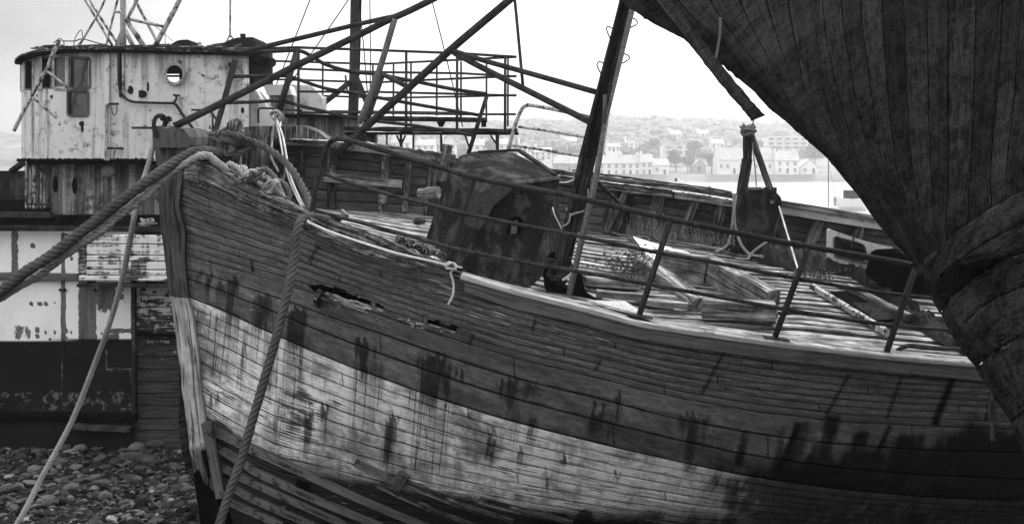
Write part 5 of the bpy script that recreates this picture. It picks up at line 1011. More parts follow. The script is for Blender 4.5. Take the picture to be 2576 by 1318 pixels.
q = MB(); q.beam(P(940,299,13.9), P(1225,302,13.9), .5, px(8,14), seg=12, rough=.01); q.build('upper_walkway', M['casing'], lb); q = MB(); q.prism([P(*p, 13.8) for p in [(1098,307),(1120,307),(1113,319),(1104,319)]], (0,.1,0)); q.build('walkway_bracket', M['black'], lb); q = MB(); q.beam(P(1217,302,13.8), P(1217,320,13.8), .08, .08, (0,1,0), seg=2); q.build('walkway_leg', M['black'], lb)
for (u, w_) in ((973,5),(1009,6),(1040,4),(1110,5),(1251,9),(930,6)):
    q = MB(); q.beam(P(u,338,13.05), P(u,400,13.05), px(w_,13), .06, (0,1,0), seg=5, rough=.008); q.build('gallery_strut', M['rib_wood' if u < 1000 else 'pipe'], lb)
for a, b_ in (((1020,341),(1005,372)),((998,341),(1012,372)),((1234,341),(1248,362)),((1170,341),(1180,370))): line('gallery_strut', [a, b_], px(2.5,13), [13.05,13.05], lb)
for pts, Y in (([(868,338),(945,338),(945,390),(868,390)], 13.1),):
    q = MB(); q.prism([P(*p, Y) for p in pts], (0,.2,0)); q.build('gallery_side', M['rib_wood'], lb)
# hull of the trawler carrying on behind the wooden boat
q = MB(); q.grid([[P(u, v, 12.6+.0005*(u-480)) for v in (600, 700, 900, 1190)] for u in (480, 700, 900, 1100, 1290)]); q.build('hull_run', M['sternp'], lb)
q = MB(); q.add([P(-420,578,12.2), P(520,580,12.2), P(1290,430,13), P(1290,420,15.8), P(520,470,15.8), P(-420,470,15.8)], [(0,1,2,3,4,5)], [(0,0)]*6); q.build('trawler_deck', M['black'], lb)
# ================================================================= dark hull overhanging on the right
ob = empty('dark_hull', 'dark planked hull of a beached boat looming overhead at the upper right', 'boat', (2.9, 4.0, 0))
def oc(pts, Ys): return [P(u, v, Y) for (u, v), Y in zip(pts, Ys)]
c0 = oc([(1250,-260),(1440,-90),(1598,30),(1740,112),(1860,200),(1975,305),(2082,400),(2205,550),(2300,664)], [6.3,6.1,5.9,5.75,5.6,5.45,5.3,5.1,4.9])
c1 = oc([(1900,-500),(1950,-180),(1985,30),(2008,150),(2030,254),(2070,340),(2116,407),(2202,553),(2303,667)], [5.6,5.5,5.4,5.3,5.25,5.2,5.1,5.0,4.86])
c2 = oc([(2050,-500),(2062,-180),(2071,30),(2090,150),(2110,240),(2140,345),(2165,420),(2230,545),(2308,668)], [5.2,5.15,5.1,5.05,5.02,5.0,4.95,4.9,4.8])
c3 = oc([(2160,-500),(2162,-180),(2167,30),(2178,130),(2188,214),(2205,330),(2220,410),(2269,530),(2328,664)], [4.9,4.85,4.8,4.8,4.8,4.78,4.75,4.7,4.65])
c4 = oc([(2268,-500),(2270,-180),(2274,30),(2279,150),(2284,280),(2292,390),(2302,470),(2318,560),(2350,650)], [4.6,4.55,4.55,4.55,4.55,4.55,4.52,4.5,4.48])
c5 = oc([(2386,-500),(2386,-180),(2386,30),(2386,150),(2386,280),(2386,400),(2385,470),(2380,545),(2384,600)], [4.3,4.25,4.25,4.25,4.27,4.28,4.28,4.28,4.28])
c6 = oc([(2460,-500),(2458,-180),(2455,30),(2452,150),(2449,260),(2445,350),(2441,430),(2437,500),(2438,560)], [4.1,4.08,4.08,4.08,4.1,4.12,4.12,4.12,4.12])
c7 = oc([(2540,-500),(2530,-180),(2523,30),(2517,130),(2511,220),(2504,310),(2497,380),(2492,460),(2496,518)], [3.95,3.92,3.92,3.94,3.95,3.96,3.97,3.97,3.97])
c8 = oc([(2700,-500),(2670,-180),(2650,30),(2640,120),(2632,200),(2622,280),(2612,340),(2600,400),(2596,456)], [3.7,3.65,3.65,3.66,3.68,3.7,3.72,3.72,3.72])
c9 = oc([(3300,-900),(3200,-400),(3120,0),(3090,60),(3060,120),(3030,180),(3000,220),(2970,260),(2950,300)], [3.0,2.95,2.95,2.95,2.95,2.95,2.95,2.95,2.95])
c10 = [Vector((c9[k].x+2.2, c9[k].y-2.3, c9[k].z+.2)) for k in range(9)]
c11 = [Vector((c10[k].x+1.5, c10[k].y-4.5, c10[k].z+.2)) for k in range(9)]
ctrl = [c0, c1, c2, c3, c4, c5, c6, c7, c8, c9, c10, c11]; PW = [6, 2, 2, 2, 2, 1, 1, 2, 5, 10, 14]
NSUB = [26, 14, 14, 14, 14, 10, 10, 14, 14, 10, 10]; cum = np.cumsum([0]+PW)
for k_, c_ in enumerate(ctrl[:10]): c_.append(c_[-1]+(Vector((.03, .10, -.02)) if k_ < 4 else Vector((.02, .10, -.08))))
for c_ in ctrl[10:]: c_.append(c_[-1]+Vector((0, .1, -.4)))
rowsO = [cr(c, 12) for c in ctrl]; G = []; pu = []
for a in range(11):
    for k in range(NSUB[a]+(a == 10)):
        q = k/NSUB[a]; A0 = rowsO[a-1] if a else None; row = []
        for j in range(len(rowsO[0])):
            p1 = rowsO[a][j]; p2 = rowsO[a+1][j]; p0 = rowsO[a-1][j] if a else p1*2-p2; p3 = rowsO[a+2][j] if a < 10 else p2*2-p1; q2 = q*q; q3 = q2*q
            row.append(0.5*((2*p1)+(p2-p0)*q+(2*p0-5*p1+4*p2-p3)*q2+(3*p1-p0-3*p2+p3)*q3))
        pc = cum[a]+PW[a]*q; fr = pc % 1; e_ = min(fr, 1-fr); d = .010*max(0, 1-e_/.10)+.016*(math.sin(int(pc+1e-6)*12.9898)*43758.5 % 1-.5)
        if a == 0 and k == 0: row = [p+Vector((-.02*abs(mnoise.noise(Vector((j*.8, 1, 0)))), .0, .02*mnoise.noise(Vector((j*.9, 7, 0))))) for j, p in enumerate(row)]
        G.append([p+Vector((.3*d, .8*d, .3*d)) for p in row]); pu.append(pc)
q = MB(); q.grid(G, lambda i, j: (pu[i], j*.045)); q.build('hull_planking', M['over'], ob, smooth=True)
nG = len(G); nr_ = len(G[0])
# far skin closing the shape
q = MB(); q.grid([[g_[j]+Vector((.25, .22, .12))+Vector((1.0, 1.0, .35))*min(1.6, i*.13) for j in range(0, nr_, 4)] for i, g_ in enumerate(G[::6])]); q.grid([[G[0][j], G[0][j]+Vector((.25, .22, .12))] for j in range(0, nr_, 4)]); q.build('hull_far_skin', M['black'], ob)
# lower part: thick rounded garboard planks
YY = [4.88, 4.48, 4.28, 4.12, 3.94, 3.62, 2.95]
R5 = [[(2300,666),(2350,652),(2384,602),(2440,558),(2512,512),(2700,395),(3300,60)], [(2335,735),(2352,728),(2372,686),(2412,655),(2500,600),(2700,500),(3300,250)], [(2366,790),(2394,748),(2452,700),(2500,668),(2560,640),(2750,560),(3300,420)],
      [(2400,850),(2412,824),(2469,771),(2515,745),(2565,722),(2750,650),(3300,560)], [(2457,929),(2480,900),(2515,872),(2545,855),(2600,835),(2760,790),(3300,720)], [(2541,1058),(2562,1042),(2585,1025),(2605,1012),(2650,995),(2780,965),(3300,900)],
      [(2650,1330),(2662,1320),(2680,1310),(2700,1300),(2740,1290),(2860,1270),(3300,1200)], [(2700,2300),(2710,2290),(2730,2280),(2750,2270),(2790,2260),(2900,2240),(3300,2200)]]
YR = [0, -.06, -.14, -.24, -.38, -.6, -.9, -.9]
q = MB()
for k in range(7):
    ca = [P(*p, Y+YR[k]) for p, Y in zip(R5[k], YY)]; cb = [P(*p, Y+YR[k+1]) for p, Y in zip(R5[k+1], YY)]
    for c_ in (ca, cb): c_.append(c_[-1]+Vector((2.2, -2.3, .1))); c_.append(c_[-1]+Vector((1.5, -4.5, .1)))
    a = cr(ca, 10); b = cr(cb, 10); n = 14 if k < 6 else 8; g2 = []
    for j in range(n+1):
        t_ = j/n; bul = (.03 if k == 0 else .02)*(math.sin(math.pi*t_)**.5 if 0 < t_ < 1 else 0)
        g2.append([x.lerp(y, t_)+Vector((-bul*.5, -bul, 0))+Vector((-.012, 0, 0))*mnoise.noise(Vector((i*.3, j*.3, k*5))) for i, (x, y) in enumerate(zip(a, b))])
    q.grid(g2, lambda i, j: (k*1.0+.01+.98*i/n, j*.09))
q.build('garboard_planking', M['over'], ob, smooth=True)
q = MB(); q.grid([[P(u+60, v, Y+YR[k]+.5) if i == 0 else P(u, v, Y+YR[k]+.12) for i, ((u, v), Y) in enumerate(zip(R5[k], YY))] for k in range(8)]); q.build('garboard_far_skin', M['black'], ob)
q = MB(); q.beam(P(2340,668,4.5), P(2448,566,4.3), .085, .06, (0,1,0), seg=10, rough=.02); q.build('stern_post_strip', M['over'], ob)
# hanging loose plank, outer strake, rags
q = MB(); pts = [(1600,-80,5.8),(1690,28,5.7),(1737,86,5.6),(1782,143,5.5),(1825,198,5.45),(1871,252,5.42),(1910,297,5.4)]
G = []
for i, p in enumerate(cr([P(*p) for p in pts], 6)):
    n_ = .012*mnoise.noise(Vector((i*.6, 0, 0))); d = Vector((.033+n_, 0, .016)); e_ = Vector((.012, .08, 0)); G.append([p-d, p+d, p+d+e_, p-d+e_, p-d])
q.grid(G, lambda i, j: (8+.2+j*.15, i*.05)); q.add(G[0][:4], [(0,1,2,3)], [(0,0)]*4); q.add(G[-1][:4], [(3,2,1,0)], [(0,0)]*4); q.build('loose_strake', M['over'], ob)
for k, (pts, r_) in enumerate([([(1897,262),(1899,285),(1893,315)],1.6),([(1941,255),(1943,275),(1941,288)],1.2)]):
    q = MB(); q.tube(cr([P(u, v, 5.5) for u, v in pts], 4), px(r_,5.5), 5); tag(q.build('rope_end', M['rope_dark']), ['frayed string hanging from the dark hull edge above the village', 'shorter frayed string hanging right of the longer one'][k], 'string')
q = MB(); q.rope(cr([P(u, v, 4.95) for u, v in [(1812,45),(1812,70),(1810,95),(1806,120),(1801,146)]], 5), .008, pitch=8); tag(q.build('hanging_string', M['rope_mid']), 'thin pale cord hanging down the underside of the dark overhead hull', 'cord')
q = MB(); q.rope(cr([P(u, v, 4.35) for u, v in [(2500,985),(2496,1010),(2500,1040),(2497,1075),(2498,1108)]], 5), .012, pitch=8, fuzz=.05); q.rope(cr([P(u, v, 4.35) for u, v in [(2500,985),(2492,1010),(2490,1045),(2496,1060)]], 5), .01, pitch=8, fuzz=.05); tag(q.build('frayed_rope', M['rope_dark']), 'frayed dark rope tail hanging at the lower right hull', 'rope')
# ================================================================= ropes
def rope(name, pts, r_, mat, label, cat='rope', group=None, strands=3, pitch=6.5, fuzz=0, n=5):
    q = MB(); q.rope(cr([P(*p) for p in pts], n), r_, strands, pitch, fuzz=fuzz); return tag(q.build(name, M[mat], None, smooth=True), label, cat, group)
def Yst(u): return 8.1
rope('mooring_rope', [(-620,1130,7.3),(-300,930,7.4),(-90,795,7.5),(33,709,7.55),(62,685,7.55),(125,645,7.6),(187,597,7.65),(250,549,7.7),(312,500,7.75),(375,453,7.85),(425,419,7.95),(462,396,8.05),(500,380,8.1),(540,385,8.2),(565,387,8.35),(583,378,8.45)], px(15,7.7), 'rope_dark', 'thick dark mooring rope running from the bollard over the bow to lower left', strands=4, pitch=4.2)
rope('mooring_rope', [(-620,1150,7.5),(-300,945,7.58),(-90,808,7.62),(37,726,7.65),(100,690,7.68),(155,647,7.7),(200,616,7.72),(250,584,7.75),(300,541,7.8),(362,496,7.88),(400,462,7.94),(425,440,7.98),(462,416,8.02),(490,398,8.05),(512,392,8.05),(530,396,8.08),(548,412,8.1),(575,430,8.15)], px(11.5,7.8), 'rope_light', 'pale fuzzy mooring rope lying just under the dark one over the bow', fuzz=.08, strands=4, pitch=4.2)
rope('mooring_rope', [(40,1320,8.35),(60,1287,8.4),(110,1190,8.6),(180,1060,8.8),(240,910,8.8),(280,800,8.6),(310,690,8.4),(335,560,8.2),(350,490,8.3),(375,410,8.45),(386,365,8.6),(400,352,8.75)], px(7.2,8.5), 'rope_light', 'light braided rope slanting down to the pebbles at lower left', strands=4, pitch=5)
rope('mooring_rope', [(770,572,7.25),(778,556,7.35),(765,548,7.3),(752,566,7.2),(744,610,7.15),(737,660,7.1),(722,740,7.0),(700,830,6.95),(672,930,6.9),(640,1040,6.85),(605,1160,6.8),(570,1260,6.75),(552,1320,6.7),(535,1400,6.7)], px(11.8,7), 'rope_dark', 'thick braided rope hanging down the side of the bow', strands=4, pitch=5.5)
rope('mooring_rope', [(612,350,8.5),(640,358,8.4),(680,378,8.3),(715,405,8.2),(740,435,8.1),(760,470,7.95),(775,500,7.8),(785,535,7.6),(800,548,7.5),(830,552,7.5),(870,545,7.7)], px(9.5,8.2), 'rope_dark', 'dark rope running from the bollard along inside the bulwark')
rope('bow_lashing', [(560,345,8.35),(572,335,8.3),(600,345,8.28),(622,352,8.35),(640,365,8.5),(620,372,8.5),(590,360,8.3),(566,352,8.3),(552,360,8.35),(560,380,8.3),(575,390,8.25),(585,370,8.3),(570,345,8.35),(562,330,8.4),(590,328,8.5),(605,345,8.35),(628,372,8.4),(600,385,8.35),(580,400,8.3)], px(8.5,8.3), 'rope_dark', 'tangle of dark rope wound round the mossy bollard')
pts = []; 
for k in range(34): a = k*1.15; pts.append((652+ (k-17)*3.6+random.uniform(10,30)*math.cos(a*1.3), 452+(k-17)*1.7+random.uniform(8,26)*math.sin(a*1.7)+random.uniform(-6,6), 8.05-.012*abs(k-17)+.12*math.sin(a)))
rope('coiled_rope', pts, px(6.5,8), 'rope_light', 'tangled heap of pale rope inside the bow', 'rope coil', fuzz=.03)
rope('coiled_rope', [(644,462,7.95),(655,432,7.95),(668,425,7.95),(690,445,7.95),(702,470,7.95),(700,490,7.95),(690,485,7.9),(676,468,7.9),(668,495,7.9),(664,470,7.9),(700,455,8),(722,470,8),(728,492,8),(722,510,7.95),(715,498,7.9)], px(7,8), 'rope_mid', 'greyer loops of rope at the right end of the heap')
rope('white_string', [(774,556,7.3),(780,561,7.25),(830,583,7.2),(900,607,7.15),(1000,638,7.05),(1080,656,7.0),(1130,668,6.98)], px(3.4,7.1), 'rope_white', 'thin white cord tied along the rail to the second post', 'cord')
rope('cord_knot', [(1118,668,6.95),(1130,660,6.9),(1142,668,6.95),(1146,678,6.95),(1135,676,6.88),(1122,674,6.9),(1128,665,6.88),(1140,662,6.92),(1148,672,6.9),(1136,682,6.9),(1134,690,6.9),(1139,705,6.9),(1141,725,6.9),(1138,745,6.9),(1127,766,6.9)], px(3.2,6.9), 'rope_white', 'white knot on the second rail post with short tail', 'knot')
rope('white_string', [(696,300,9.0),(712,345,8.7),(722,400,8.4),(733,450,8.2),(755,500,7.9),(773,531,7.7)], px(2.6,8.4), 'rope_white', 'taut pale cord stretched from the pulpit knot to the rail foot', 'cord')
rope('white_string', [(694,300,9.05),(704,345,8.7),(714,400,8.42),(728,452,8.22),(750,502,7.9),(768,531,7.7)], px(2.4,8.4), 'rope_white', 'second pale cord just left of the taut one', 'cord')
rope('cord_knot', [(683,290,9.1),(692,278,9.05),(705,284,9.1),(700,298,9.0),(688,300,9.0),(680,288,9.1),(690,280,9.0),(712,290,9.05),(708,302,9.05),(695,306,9.0),(690,296,8.98),(702,286,9.0),(706,296,9.0),(694,310,9.0),(686,330,9.0),(684,360,9.0),(681,390,8.9),(688,410,8.9),(700,432,8.9)], px(3.2,9), 'rope_light', 'pale knotted cord at the foot of the pulpit post with a loose tail', 'knot')
rope('deck_rope', [(858,535,9.6),(862,530,9.5),(872,540,9.4),(885,552,9.2),(900,556,9.1),(918,566,9.0)], px(4,9.2), 'rope_light', 'short frayed rope end on the foredeck planks', 'rope')
def deckrope(name, pts, r_, mat, label, cat='rope'):
    q = MB(); q.rope(cr([ond(u, v, .02+r_) for u, v in pts], 5), r_, 3, 8); return tag(q.build(name, M[mat], None, smooth=True), label, cat)
deckrope('deck_rope', [(1540,592),(1560,600),(1585,604),(1590,612),(1620,606),(1636,612),(1618,617),(1600,612),(1640,603),(1655,612)], .018, 'rope_mid', 'thin rope in loops on deck along the far bulwark')
deckrope('deck_rope', [(1690,615),(1740,625),(1800,635),(1850,648),(1880,653),(1900,640),(1850,630),(1800,640)], .016, 'rope_mid', 'thin rope trailing over the deck toward the gallows block')
rope('hanging_rope', [(1845,490,9.6),(1846,520,9.6),(1842,560,9.6),(1836,600,9.6),(1825,622,9.5),(1800,634,9.4)], .014, 'rope_light', 'pale line drooping from the rail left of the gallows block')
rope('hanging_rope', [(1852,492,9.6),(1847,530,9.55),(1850,570,9.55),(1862,610,9.5),(1880,635,9.45),(1895,642,9.4),(1920,646,9.4)], .016, 'rope_light', 'knotted pale line hanging across the gallows block')
rope('hanging_rope', [(1930,608,9.4),(1905,625,9.4),(1888,640,9.4),(1880,652,9.35),(1850,650,9.3)], .014, 'rope_light', 'pale line curving up to the right of the gallows block')
rope('white_string', [(1960,520,9.55),(1975,570,9.2),(1990,620,8.8),(2002,660,8.5),(2014,697,8.2)], .010, 'rope_white', 'taut white cord running down from the gallows block to the deck', 'cord')
rope('mast_lashing', [(1425,524,7.9),(1430,535,7.85),(1438,540,7.8),(1452,536,7.8),(1466,532,7.8),(1464,528,7.85),(1450,536,7.8),(1436,541,7.78),(1430,560,7.78),(1415,570,7.8)], px(2.6,7.8), 'rope_light', 'light cord lashed round the mast at rail height', 'cord')
rope('cord_scrap', [(1390,522,7.9),(1395,540,7.85),(1404,558,7.85),(1412,574,7.85)], px(1.8,7.8), 'rope_white', 'short pale cord hanging just left of the mast foot', 'cord')
rope('cord_scrap', [(1408,459,8.0),(1425,459,7.95),(1440,454,7.9),(1449,448,7.85)], px(2.4,7.9), 'rope_white', 'short white cord between the casing corner and the mast', 'cord')
rope('cord_scrap', [(1479,476,7.6),(1480,520,7.6),(1477,560,7.6),(1480,580,7.65),(1487,595,7.7)], px(1.8,7.6), 'rope_light', 'thin cord hanging beside the mast pipe', 'cord')
rope('post_lashing', [(1866,318,9.6),(1880,322,9.55),(1895,318,9.6),(1890,330,9.55),(1872,326,9.6),(1868,335,9.6),(1884,338,9.55),(1898,332,9.6),(1885,325,9.55),(1870,330,9.55)], .03, 'rope_mid', 'frayed rope bound round the top of the gallows post', 'rope', fuzz=.15)
rope('thin_line', [(1893,360,9.6),(1899,420,9.6),(1903,470,9.6)], .008, 'rope_light', 'thin line hanging from the top of the gallows arm', 'cord')
# bollard
bo = empty('bollard', 'round-topped mossy wooden bollard on the bow with dark rope round it', 'bollard', P(594,440,8.45))
q = MB(); q.beam(P(592,322,8.45), P(592,440,8.45), px(26,8.45), .12, (0,1,0), seg=8, rough=.01); q.build('post', M['rib_wood'], bo); q = MB(); q.ico(P(591,318,8.45), (px(20,8.4), px(19,8.4), px(20,8.4)), amp=.06, sub=2, seed=4); q.build('head', M['rib_wood'], bo)
q = MB(); q.ico(P(555,338,8.6), (.07,.06,.05), amp=.1, sub=1, seed=9); tag(q.build('wooden_float', M['rib_wood']), 'small mossy knob of wood left of the bollard', 'float')
# chain round the mast foot
for (c, base, n_) in (('rusty chain looped left of the mast foot', [(1376,665),(1386,655),(1396,664),(1388,676),(1380,690),(1392,700),(1410,695)], 16), ('rusty chain hanging right of the mast foot', [(1432,650),(1440,655),(1443,668),(1438,680),(1428,690),(1410,700)], 12)):
    path = resample(cr([P(u, v, 7.72) for u, v in base], 6), n_); q = MB()
    for i in range(n_-1):
        a = path[i]; b = path[i+1]; d = (b-a).normalized(); s_ = d.cross(Vector((0, 1, 0) if i % 2 else (1, .2, 0))).normalized(); c_ = (a+b)/2; l = (b-a).length*.75
        q.tube([c_+d*l*math.cos(k*.7854)+s_*.022*math.sin(k*.7854) for k in range(9)], .009, 5, cap=False)
    tag(q.build('chain', M['pipe'], None, smooth=True), c, 'chain', 'chains at the mast foot')
rope('white_string', [(1440,655,7.7),(1445,672,7.65),(1436,690,7.65),(1415,705,7.65)], .012, 'rope_white', 'white cord looping over the chain at the mast foot', 'cord')
# stones on the deck
q = MB(); q.ico(ond(1055,568,.05), (px(17,8.9), .05, px(9,8.9)), amp=.1, sub=2, seed=3); tag(q.build('stone', M['stone']), 'single oval stone lying on the foredeck', 'stone')
q = MB()
for k in range(420): u = random.uniform(1000, 1130); v = 600+(u-1000)*.42+random.uniform(-8, 22); p = P(u, v, Yn(u)+random.uniform(.2, .5)); q.ico(p, (random.uniform(.01,.035), random.uniform(.01,.035), random.uniform(.006,.02)), amp=.4, sub=0, seed=k)
tag(q.build('debris_pile', M['cap_wood']), 'dark heap of rotted leaves and shingle in the scupper by the winch casing', 'debris', kind='stuff')
for k, (u, v) in enumerate([(1088,648),(1097,650),(1103,653)]):
    q = MB(); q.ico(P(u, v, Yn(u)+.2), (.02,.02,.015), amp=.3, sub=1, seed=k); tag(q.build('white_pebble', M['wpaint']), ['farthest forward of three white pebbles in the scupper by the casing', 'middle one of three white pebbles in the scupper by the casing', 'white pebble in the scupper nearest the second rail post'][k], 'pebble', 'white pebbles in the scupper')
# weeds on deck
def leafbush(name, label, c, rad, n, size, mat='leaf'):
    e = empty(name, label, 'plant', c-Vector((0, 0, rad[2]))); q = MB()
    for k in range(n):
        d = Vector((random.gauss(0, .5), random.gauss(0, .5), random.gauss(0, .45))); p = c+Vector((d.x*rad[0], d.y*rad[1], d.z*rad[2])); a = Vector((random.gauss(0,1), random.gauss(0,1), random.gauss(0,.6))).normalized()*size*random.uniform(.6,1.3); b = a.cross(Vector((random.gauss(0,1), random.gauss(0,1), random.gauss(0,1)))).normalized()*size*.55
        q.add([p-a*.5, p+b*.5, p+a*.5, p-b*.5], [(0,1,2,3)], [(0,0)]*4)
    q.build('foliage', M[mat], e); q = MB()
    for k in range(14): a = c-Vector((0, 0, rad[2]))+Vector((random.uniform(-.3,.3)*rad[0], 0, 0)); q.tube([a, a+Vector((random.uniform(-.6,.6)*rad[0], random.uniform(-.4,.4)*rad[1], rad[2]*random.uniform(.8,1.7)))], .004, 4)
    q.build('stem', M['dry'], e)
leafbush('weed_bush', 'leafy dark weed growing through the deck beside the white panel', ond(1590,690,.10), (.36,.25,.17), 520, .04)
leafbush('weed_tuft', 'low weed tuft growing from the deck gap below the tarpaulin', ond(2040,708,.05), (.30,.22,.08), 380, .035)
leafbush('weed_tuft', 'small sprig hanging at the hatch opening by the third rail post', ond(1610,730,.06), (.14,.2,.12), 130, .03)
q = MB()
for k in range(420):
    u = random.uniform(1575, 1850); v = dff(u)+random.uniform(-4, 12); p = ond(u, v) ; p.y = min(p.y, Yf(u)-.1); h_ = random.uniform(.05, .3)*(1 if u < 1700 else .6); e_ = p+Vector((random.gauss(0,.03), random.gauss(0,.03), h_)); q.add([p-Vector((.003,0,0)), p+Vector((.003,0,0)), e_], [(0,1,2)], [(0,0)]*3)
    if random.random() < .2: q.ico(e_, (.008,.008,.009), amp=.1, sub=0, seed=k)
tag(q.build('dry_grass', M['dry']), 'thin dry seeding grass along the foot of the far bulwark', 'grass', kind='stuff')
# tarpaulins
def tarp(label, outline_u, top, bot, up, seed, n=70, mth=26):
    q = MB(); G = []
    for i in range(n+1):
        u = outline_u[0]+(outline_u[1]-outline_u[0])*i/n; v0 = np.interp(u, [a[0] for a in top], [a[1] for a in top]); v1 = np.interp(u, [a[0] for a in bot], [a[1] for a in bot]); row = []
        for j in range(mth+1):
            k = j/mth; p = ond(u, v0+(v1-v0)*k, .015, 8.5); f = abs(mnoise.noise(Vector((u*.035+k*2, k*3.2-u*.01, seed))))+.5*abs(mnoise.noise(Vector((u*.09, k*7, seed+3)))); edge = min(1, 6*k, 6*(1-k), i*.2, (n-i)*.2); p = p+Vector((0, 0, edge*up*(.35+1.3*f))); row.append(p)
        G.append(row)
    q.grid(G); return tag(q.build('tarpaulin', M['tarp'], None, smooth=True), label, 'tarpaulin')
tarp('crumpled dark tarpaulin heaped against the far bulwark beside the window panel', (1905,2185), [(1905,655),(1925,640),(1960,634),(2010,642),(2060,650),(2137,656),(2185,690)], [(1905,662),(1950,672),(2010,690),(2080,695),(2130,694),(2185,728)], .16, 1)
tarp('long torn tarpaulin trailing aft beside the hatch poles', (2170,2440), [(2170,728),(2220,740),(2290,775),(2360,812),(2440,850)], [(2170,740),(2240,782),(2300,822),(2350,858),(2440,905)], .10, 7)
# loose white window panel
e = empty('window_panel', 'loose white cabin window panel leaning against the far bulwark', 'window panel', P(2130,660,9.3)); Yw = 9.3
def W(u, v): return (u, v)
outer_ = [(2083,578),(2088,576),(2120,588),(2165,603),(2222,618),(2245,622),(2240,640),(2200,678),(2177,676),(2130,665),(2081,655)]
inn = [(2098,600),(2104,596),(2118,600),(2160,611),(2172,618),(2178,632),(2180,656),(2170,660),(2108,646),(2100,640)]
vs_ = [P(u, v, Yw) for u, v in outer_]; bmx = bmesh.new()
ov = [bmx.verts.new(p) for p in vs_]; iv = [bmx.verts.new(P(u, v, Yw)) for u, v in inn]
eds = [bmx.edges.new((ov[i], ov[(i+1) % len(ov)])) for i in range(len(ov))]+[bmx.edges.new((iv[i], iv[(i+1) % len(iv)])) for i in range(len(iv))]
bmesh.ops.triangle_fill(bmx, use_beauty=True, edges=eds)
g = bmesh.ops.extrude_face_region(bmx, geom=list(bmx.faces)); bmesh.ops.translate(bmx, vec=(0, .04, 0), verts=[x for x in g['geom'] if isinstance(x, bmesh.types.BMVert)])
bmesh.ops.recalc_face_normals(bmx, faces=bmx.faces); bmx.verts.index_update(); q = MB(); q.add([v.co for v in bmx.verts], [tuple(v.index for v in f.verts) for f in bmx.faces], [(v.co.x, v.co.z) for v in bmx.verts]); bmx.free(); fr_ = q.build('frame', M['wsteel'], e)
q = MB(); q.prism([P(u, v, Yw+.02) for u, v in inn], (0, .006, 0)); q.build('pane', M['glass'], e)
q = MB(); ci = [Vector(P(u, v, Yw-.01)) for u, v in inn]; q.tube(cr(ci+[ci[0]], 3), px(2.2,9.3), 6); q.build('rubber_seal', M['wframe'], fr_, smooth=True)
q = MB(); q.tube([P(2142,623,Yw-.03), P(2146,605,Yw-.04), P(2150,580,Yw-.05)], px(1.8,9.3), 6); q.tube([P(2115,603,Yw-.02), P(2150,618,Yw-.03), P(2174,627,Yw-.03)], px(1.6,9.3), 6); q.build('window_wiper', M['pipe'], e)
# ================================================================= pebbles
bl_ = [(286,1102,50,26),(318,1100,44,34),(362,1096,32,22),(392,1108,54,32),(346,1120,42,26),(448,1104,40,28),(236,1108,30,18),(202,1122,36,20),(160,1122,38,22),(92,1132,30,18),(53,1146,34,24),(88,1175,42,22),(64,1192,24,18),(330,1145,60,20),(370,1148,54,24),(290,1155,30,20),(236,1196,32,18),(46,1220,30,24),(183,1226,40,18),(265,1242,38,26),(118,1248,44,18),(208,1256,24,16),(190,1170,34,16),(424,1098,22,20),(405,1220,28,18),(470,1225,30,20),(345,1200,26,16),(250,1150,30,16)]
for k, (u, v, w_, h_) in enumerate(bl_):
    Y = 8.7
    for _ in range(12): Y = (H-ground_z(Y)-.02)*F/(v+h_*.42-HOR)
    c = P(u, v, Y); r_ = px(w_/2, Y); q = MB(); q.ico((c.x, Y, ground_z(Y)+px(h_, Y)*.34), (r_, r_*random.uniform(.7,1), px(h_, Y)*.52), Matrix.Rotation(random.uniform(-.25,.25), 3, 'Y') @ Matrix.Rotation(random.uniform(-.5,.5), 3, 'Z'), amp=.10, sub=2, seed=k+2)
    wh = 'large' if w_ >= 40 else 'medium'
    tag(q.build('boulder' if w_ >= 40 else 'cobble', M['stone'], None, smooth=True), None, 'stone' , 'rounded stones on the shingle')['label'] = [
     'long tilted boulder left end of the row against the trawler','tall round boulder second in the row against the trawler','small upright boulder between the two biggest ones','largest flat-topped boulder against the trawler','squat boulder in front of the tall round one','round boulder touching the wooden stem','small round cobble left of the boulder row','wide cobble left of the small round one','low dark cobble beside the light rope','small cobble in the shadow at far left','angular boulder at the left edge under the trawler','dark domed boulder just left of the light rope','pale-sided cobble beside the dark domed boulder','broad low slab stone in the middle of the beach','grey boulder right of the broad slab','rounded cobble left of the broad slab','dark cobble crossing the middle of the shingle','angular cobble at the far left edge lower down','flat cobble near the middle bottom','upright dark boulder low in the middle','split-looking pale cobble right of the rope foot','small round cobble beside the upright dark one','flat slab right of the light rope','narrow cobble beside the round boulder at the stem','dark cobble left of the stem foot','dark cobble touching the stem foot','small light cobble in mid shingle','low cobble behind the broad slab'][k]
q = MB(); tone = []
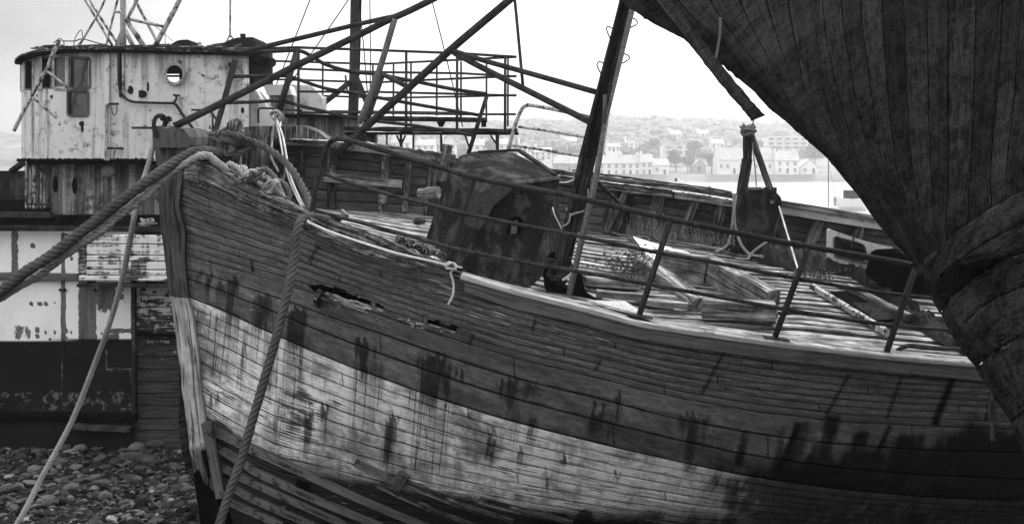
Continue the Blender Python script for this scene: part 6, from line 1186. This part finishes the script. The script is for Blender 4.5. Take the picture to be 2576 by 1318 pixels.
def pebble(x, y, s_, k):
    nb = len(q.v); rr = Matrix.Rotation(random.uniform(0, 6.28), 3, 'Z') @ Matrix.Rotation(random.gauss(0, .3), 3, 'X')
    q.ico((x, y, ground_z(y, x)+s_*.18), (s_*random.uniform(.8, 1.3), s_*random.uniform(.6, 1), s_*random.uniform(.35, .6)), rr, amp=.30, sub=1 if s_ > .03 else 0, seed=k*.37)
    c = random.choice([.008, .013, .02, .03, .04, .06, .09]) if random.random() > .03 else .17; tone.extend([c*random.uniform(.8, 1.2)]*(len(q.v)-nb))
for k in range(13500):
    y = random.uniform(7.6, 11.9); u = random.uniform(-60, 600); x = (u-1288)/F*y; s_ = min(.09, .011*math.exp(random.gauss(.3, .65))); pebble(x, y, s_, k)
for k in range(3800): y = random.uniform(8.5, 12.2); x = random.uniform(-10.5, -1344/F*y); pebble(x, y, min(.1, .03*math.exp(random.gauss(.3, .5))), k)
for k in range(1500): y = random.uniform(4.5, 7.7); x = random.uniform(-5.5, -1.2); pebble(x, y, min(.1, .03*math.exp(random.gauss(.3, .5))), k)
tag(q.build('pebbles', M['pebble'], None, smooth=False, attrs=dict(tone=tone)), 'dark mixed pebbles and shingle covering the beach', 'pebbles', kind='stuff')
# ================================================================= haze over the bay
hz = MB(); x0, x1, y0, y1, z0, z1 = -1600, 1600, -320, 1000, -5, 60
hz.add([(x0,y0,z0),(x1,y0,z0),(x1,y1,z0),(x0,y1,z0),(x0,y0,z1),(x1,y0,z1),(x1,y1,z1),(x0,y1,z1)], [(0,3,2,1),(4,5,6,7),(0,1,5,4),(1,2,6,5),(2,3,7,6),(3,0,4,7)], [(0,0)]*8)
hm_ = bpy.data.materials.new('haze'); hm_.use_nodes = True; hm_.node_tree.nodes.clear(); oo = hm_.node_tree.nodes.new('ShaderNodeOutputMaterial'); vv_ = hm_.node_tree.nodes.new('ShaderNodeVolumePrincipled')
vv_.inputs['Color'].default_value = (.97, .97, .97, 1); vv_.inputs['Density'].default_value = .0010; vv_.inputs['Anisotropy'].default_value = .6; hm_.node_tree.links.new(vv_.outputs[0], oo.inputs['Volume'])
tag(hz.build('haze', hm_), 'bright sea haze over the bay', 'haze', kind='stuff')
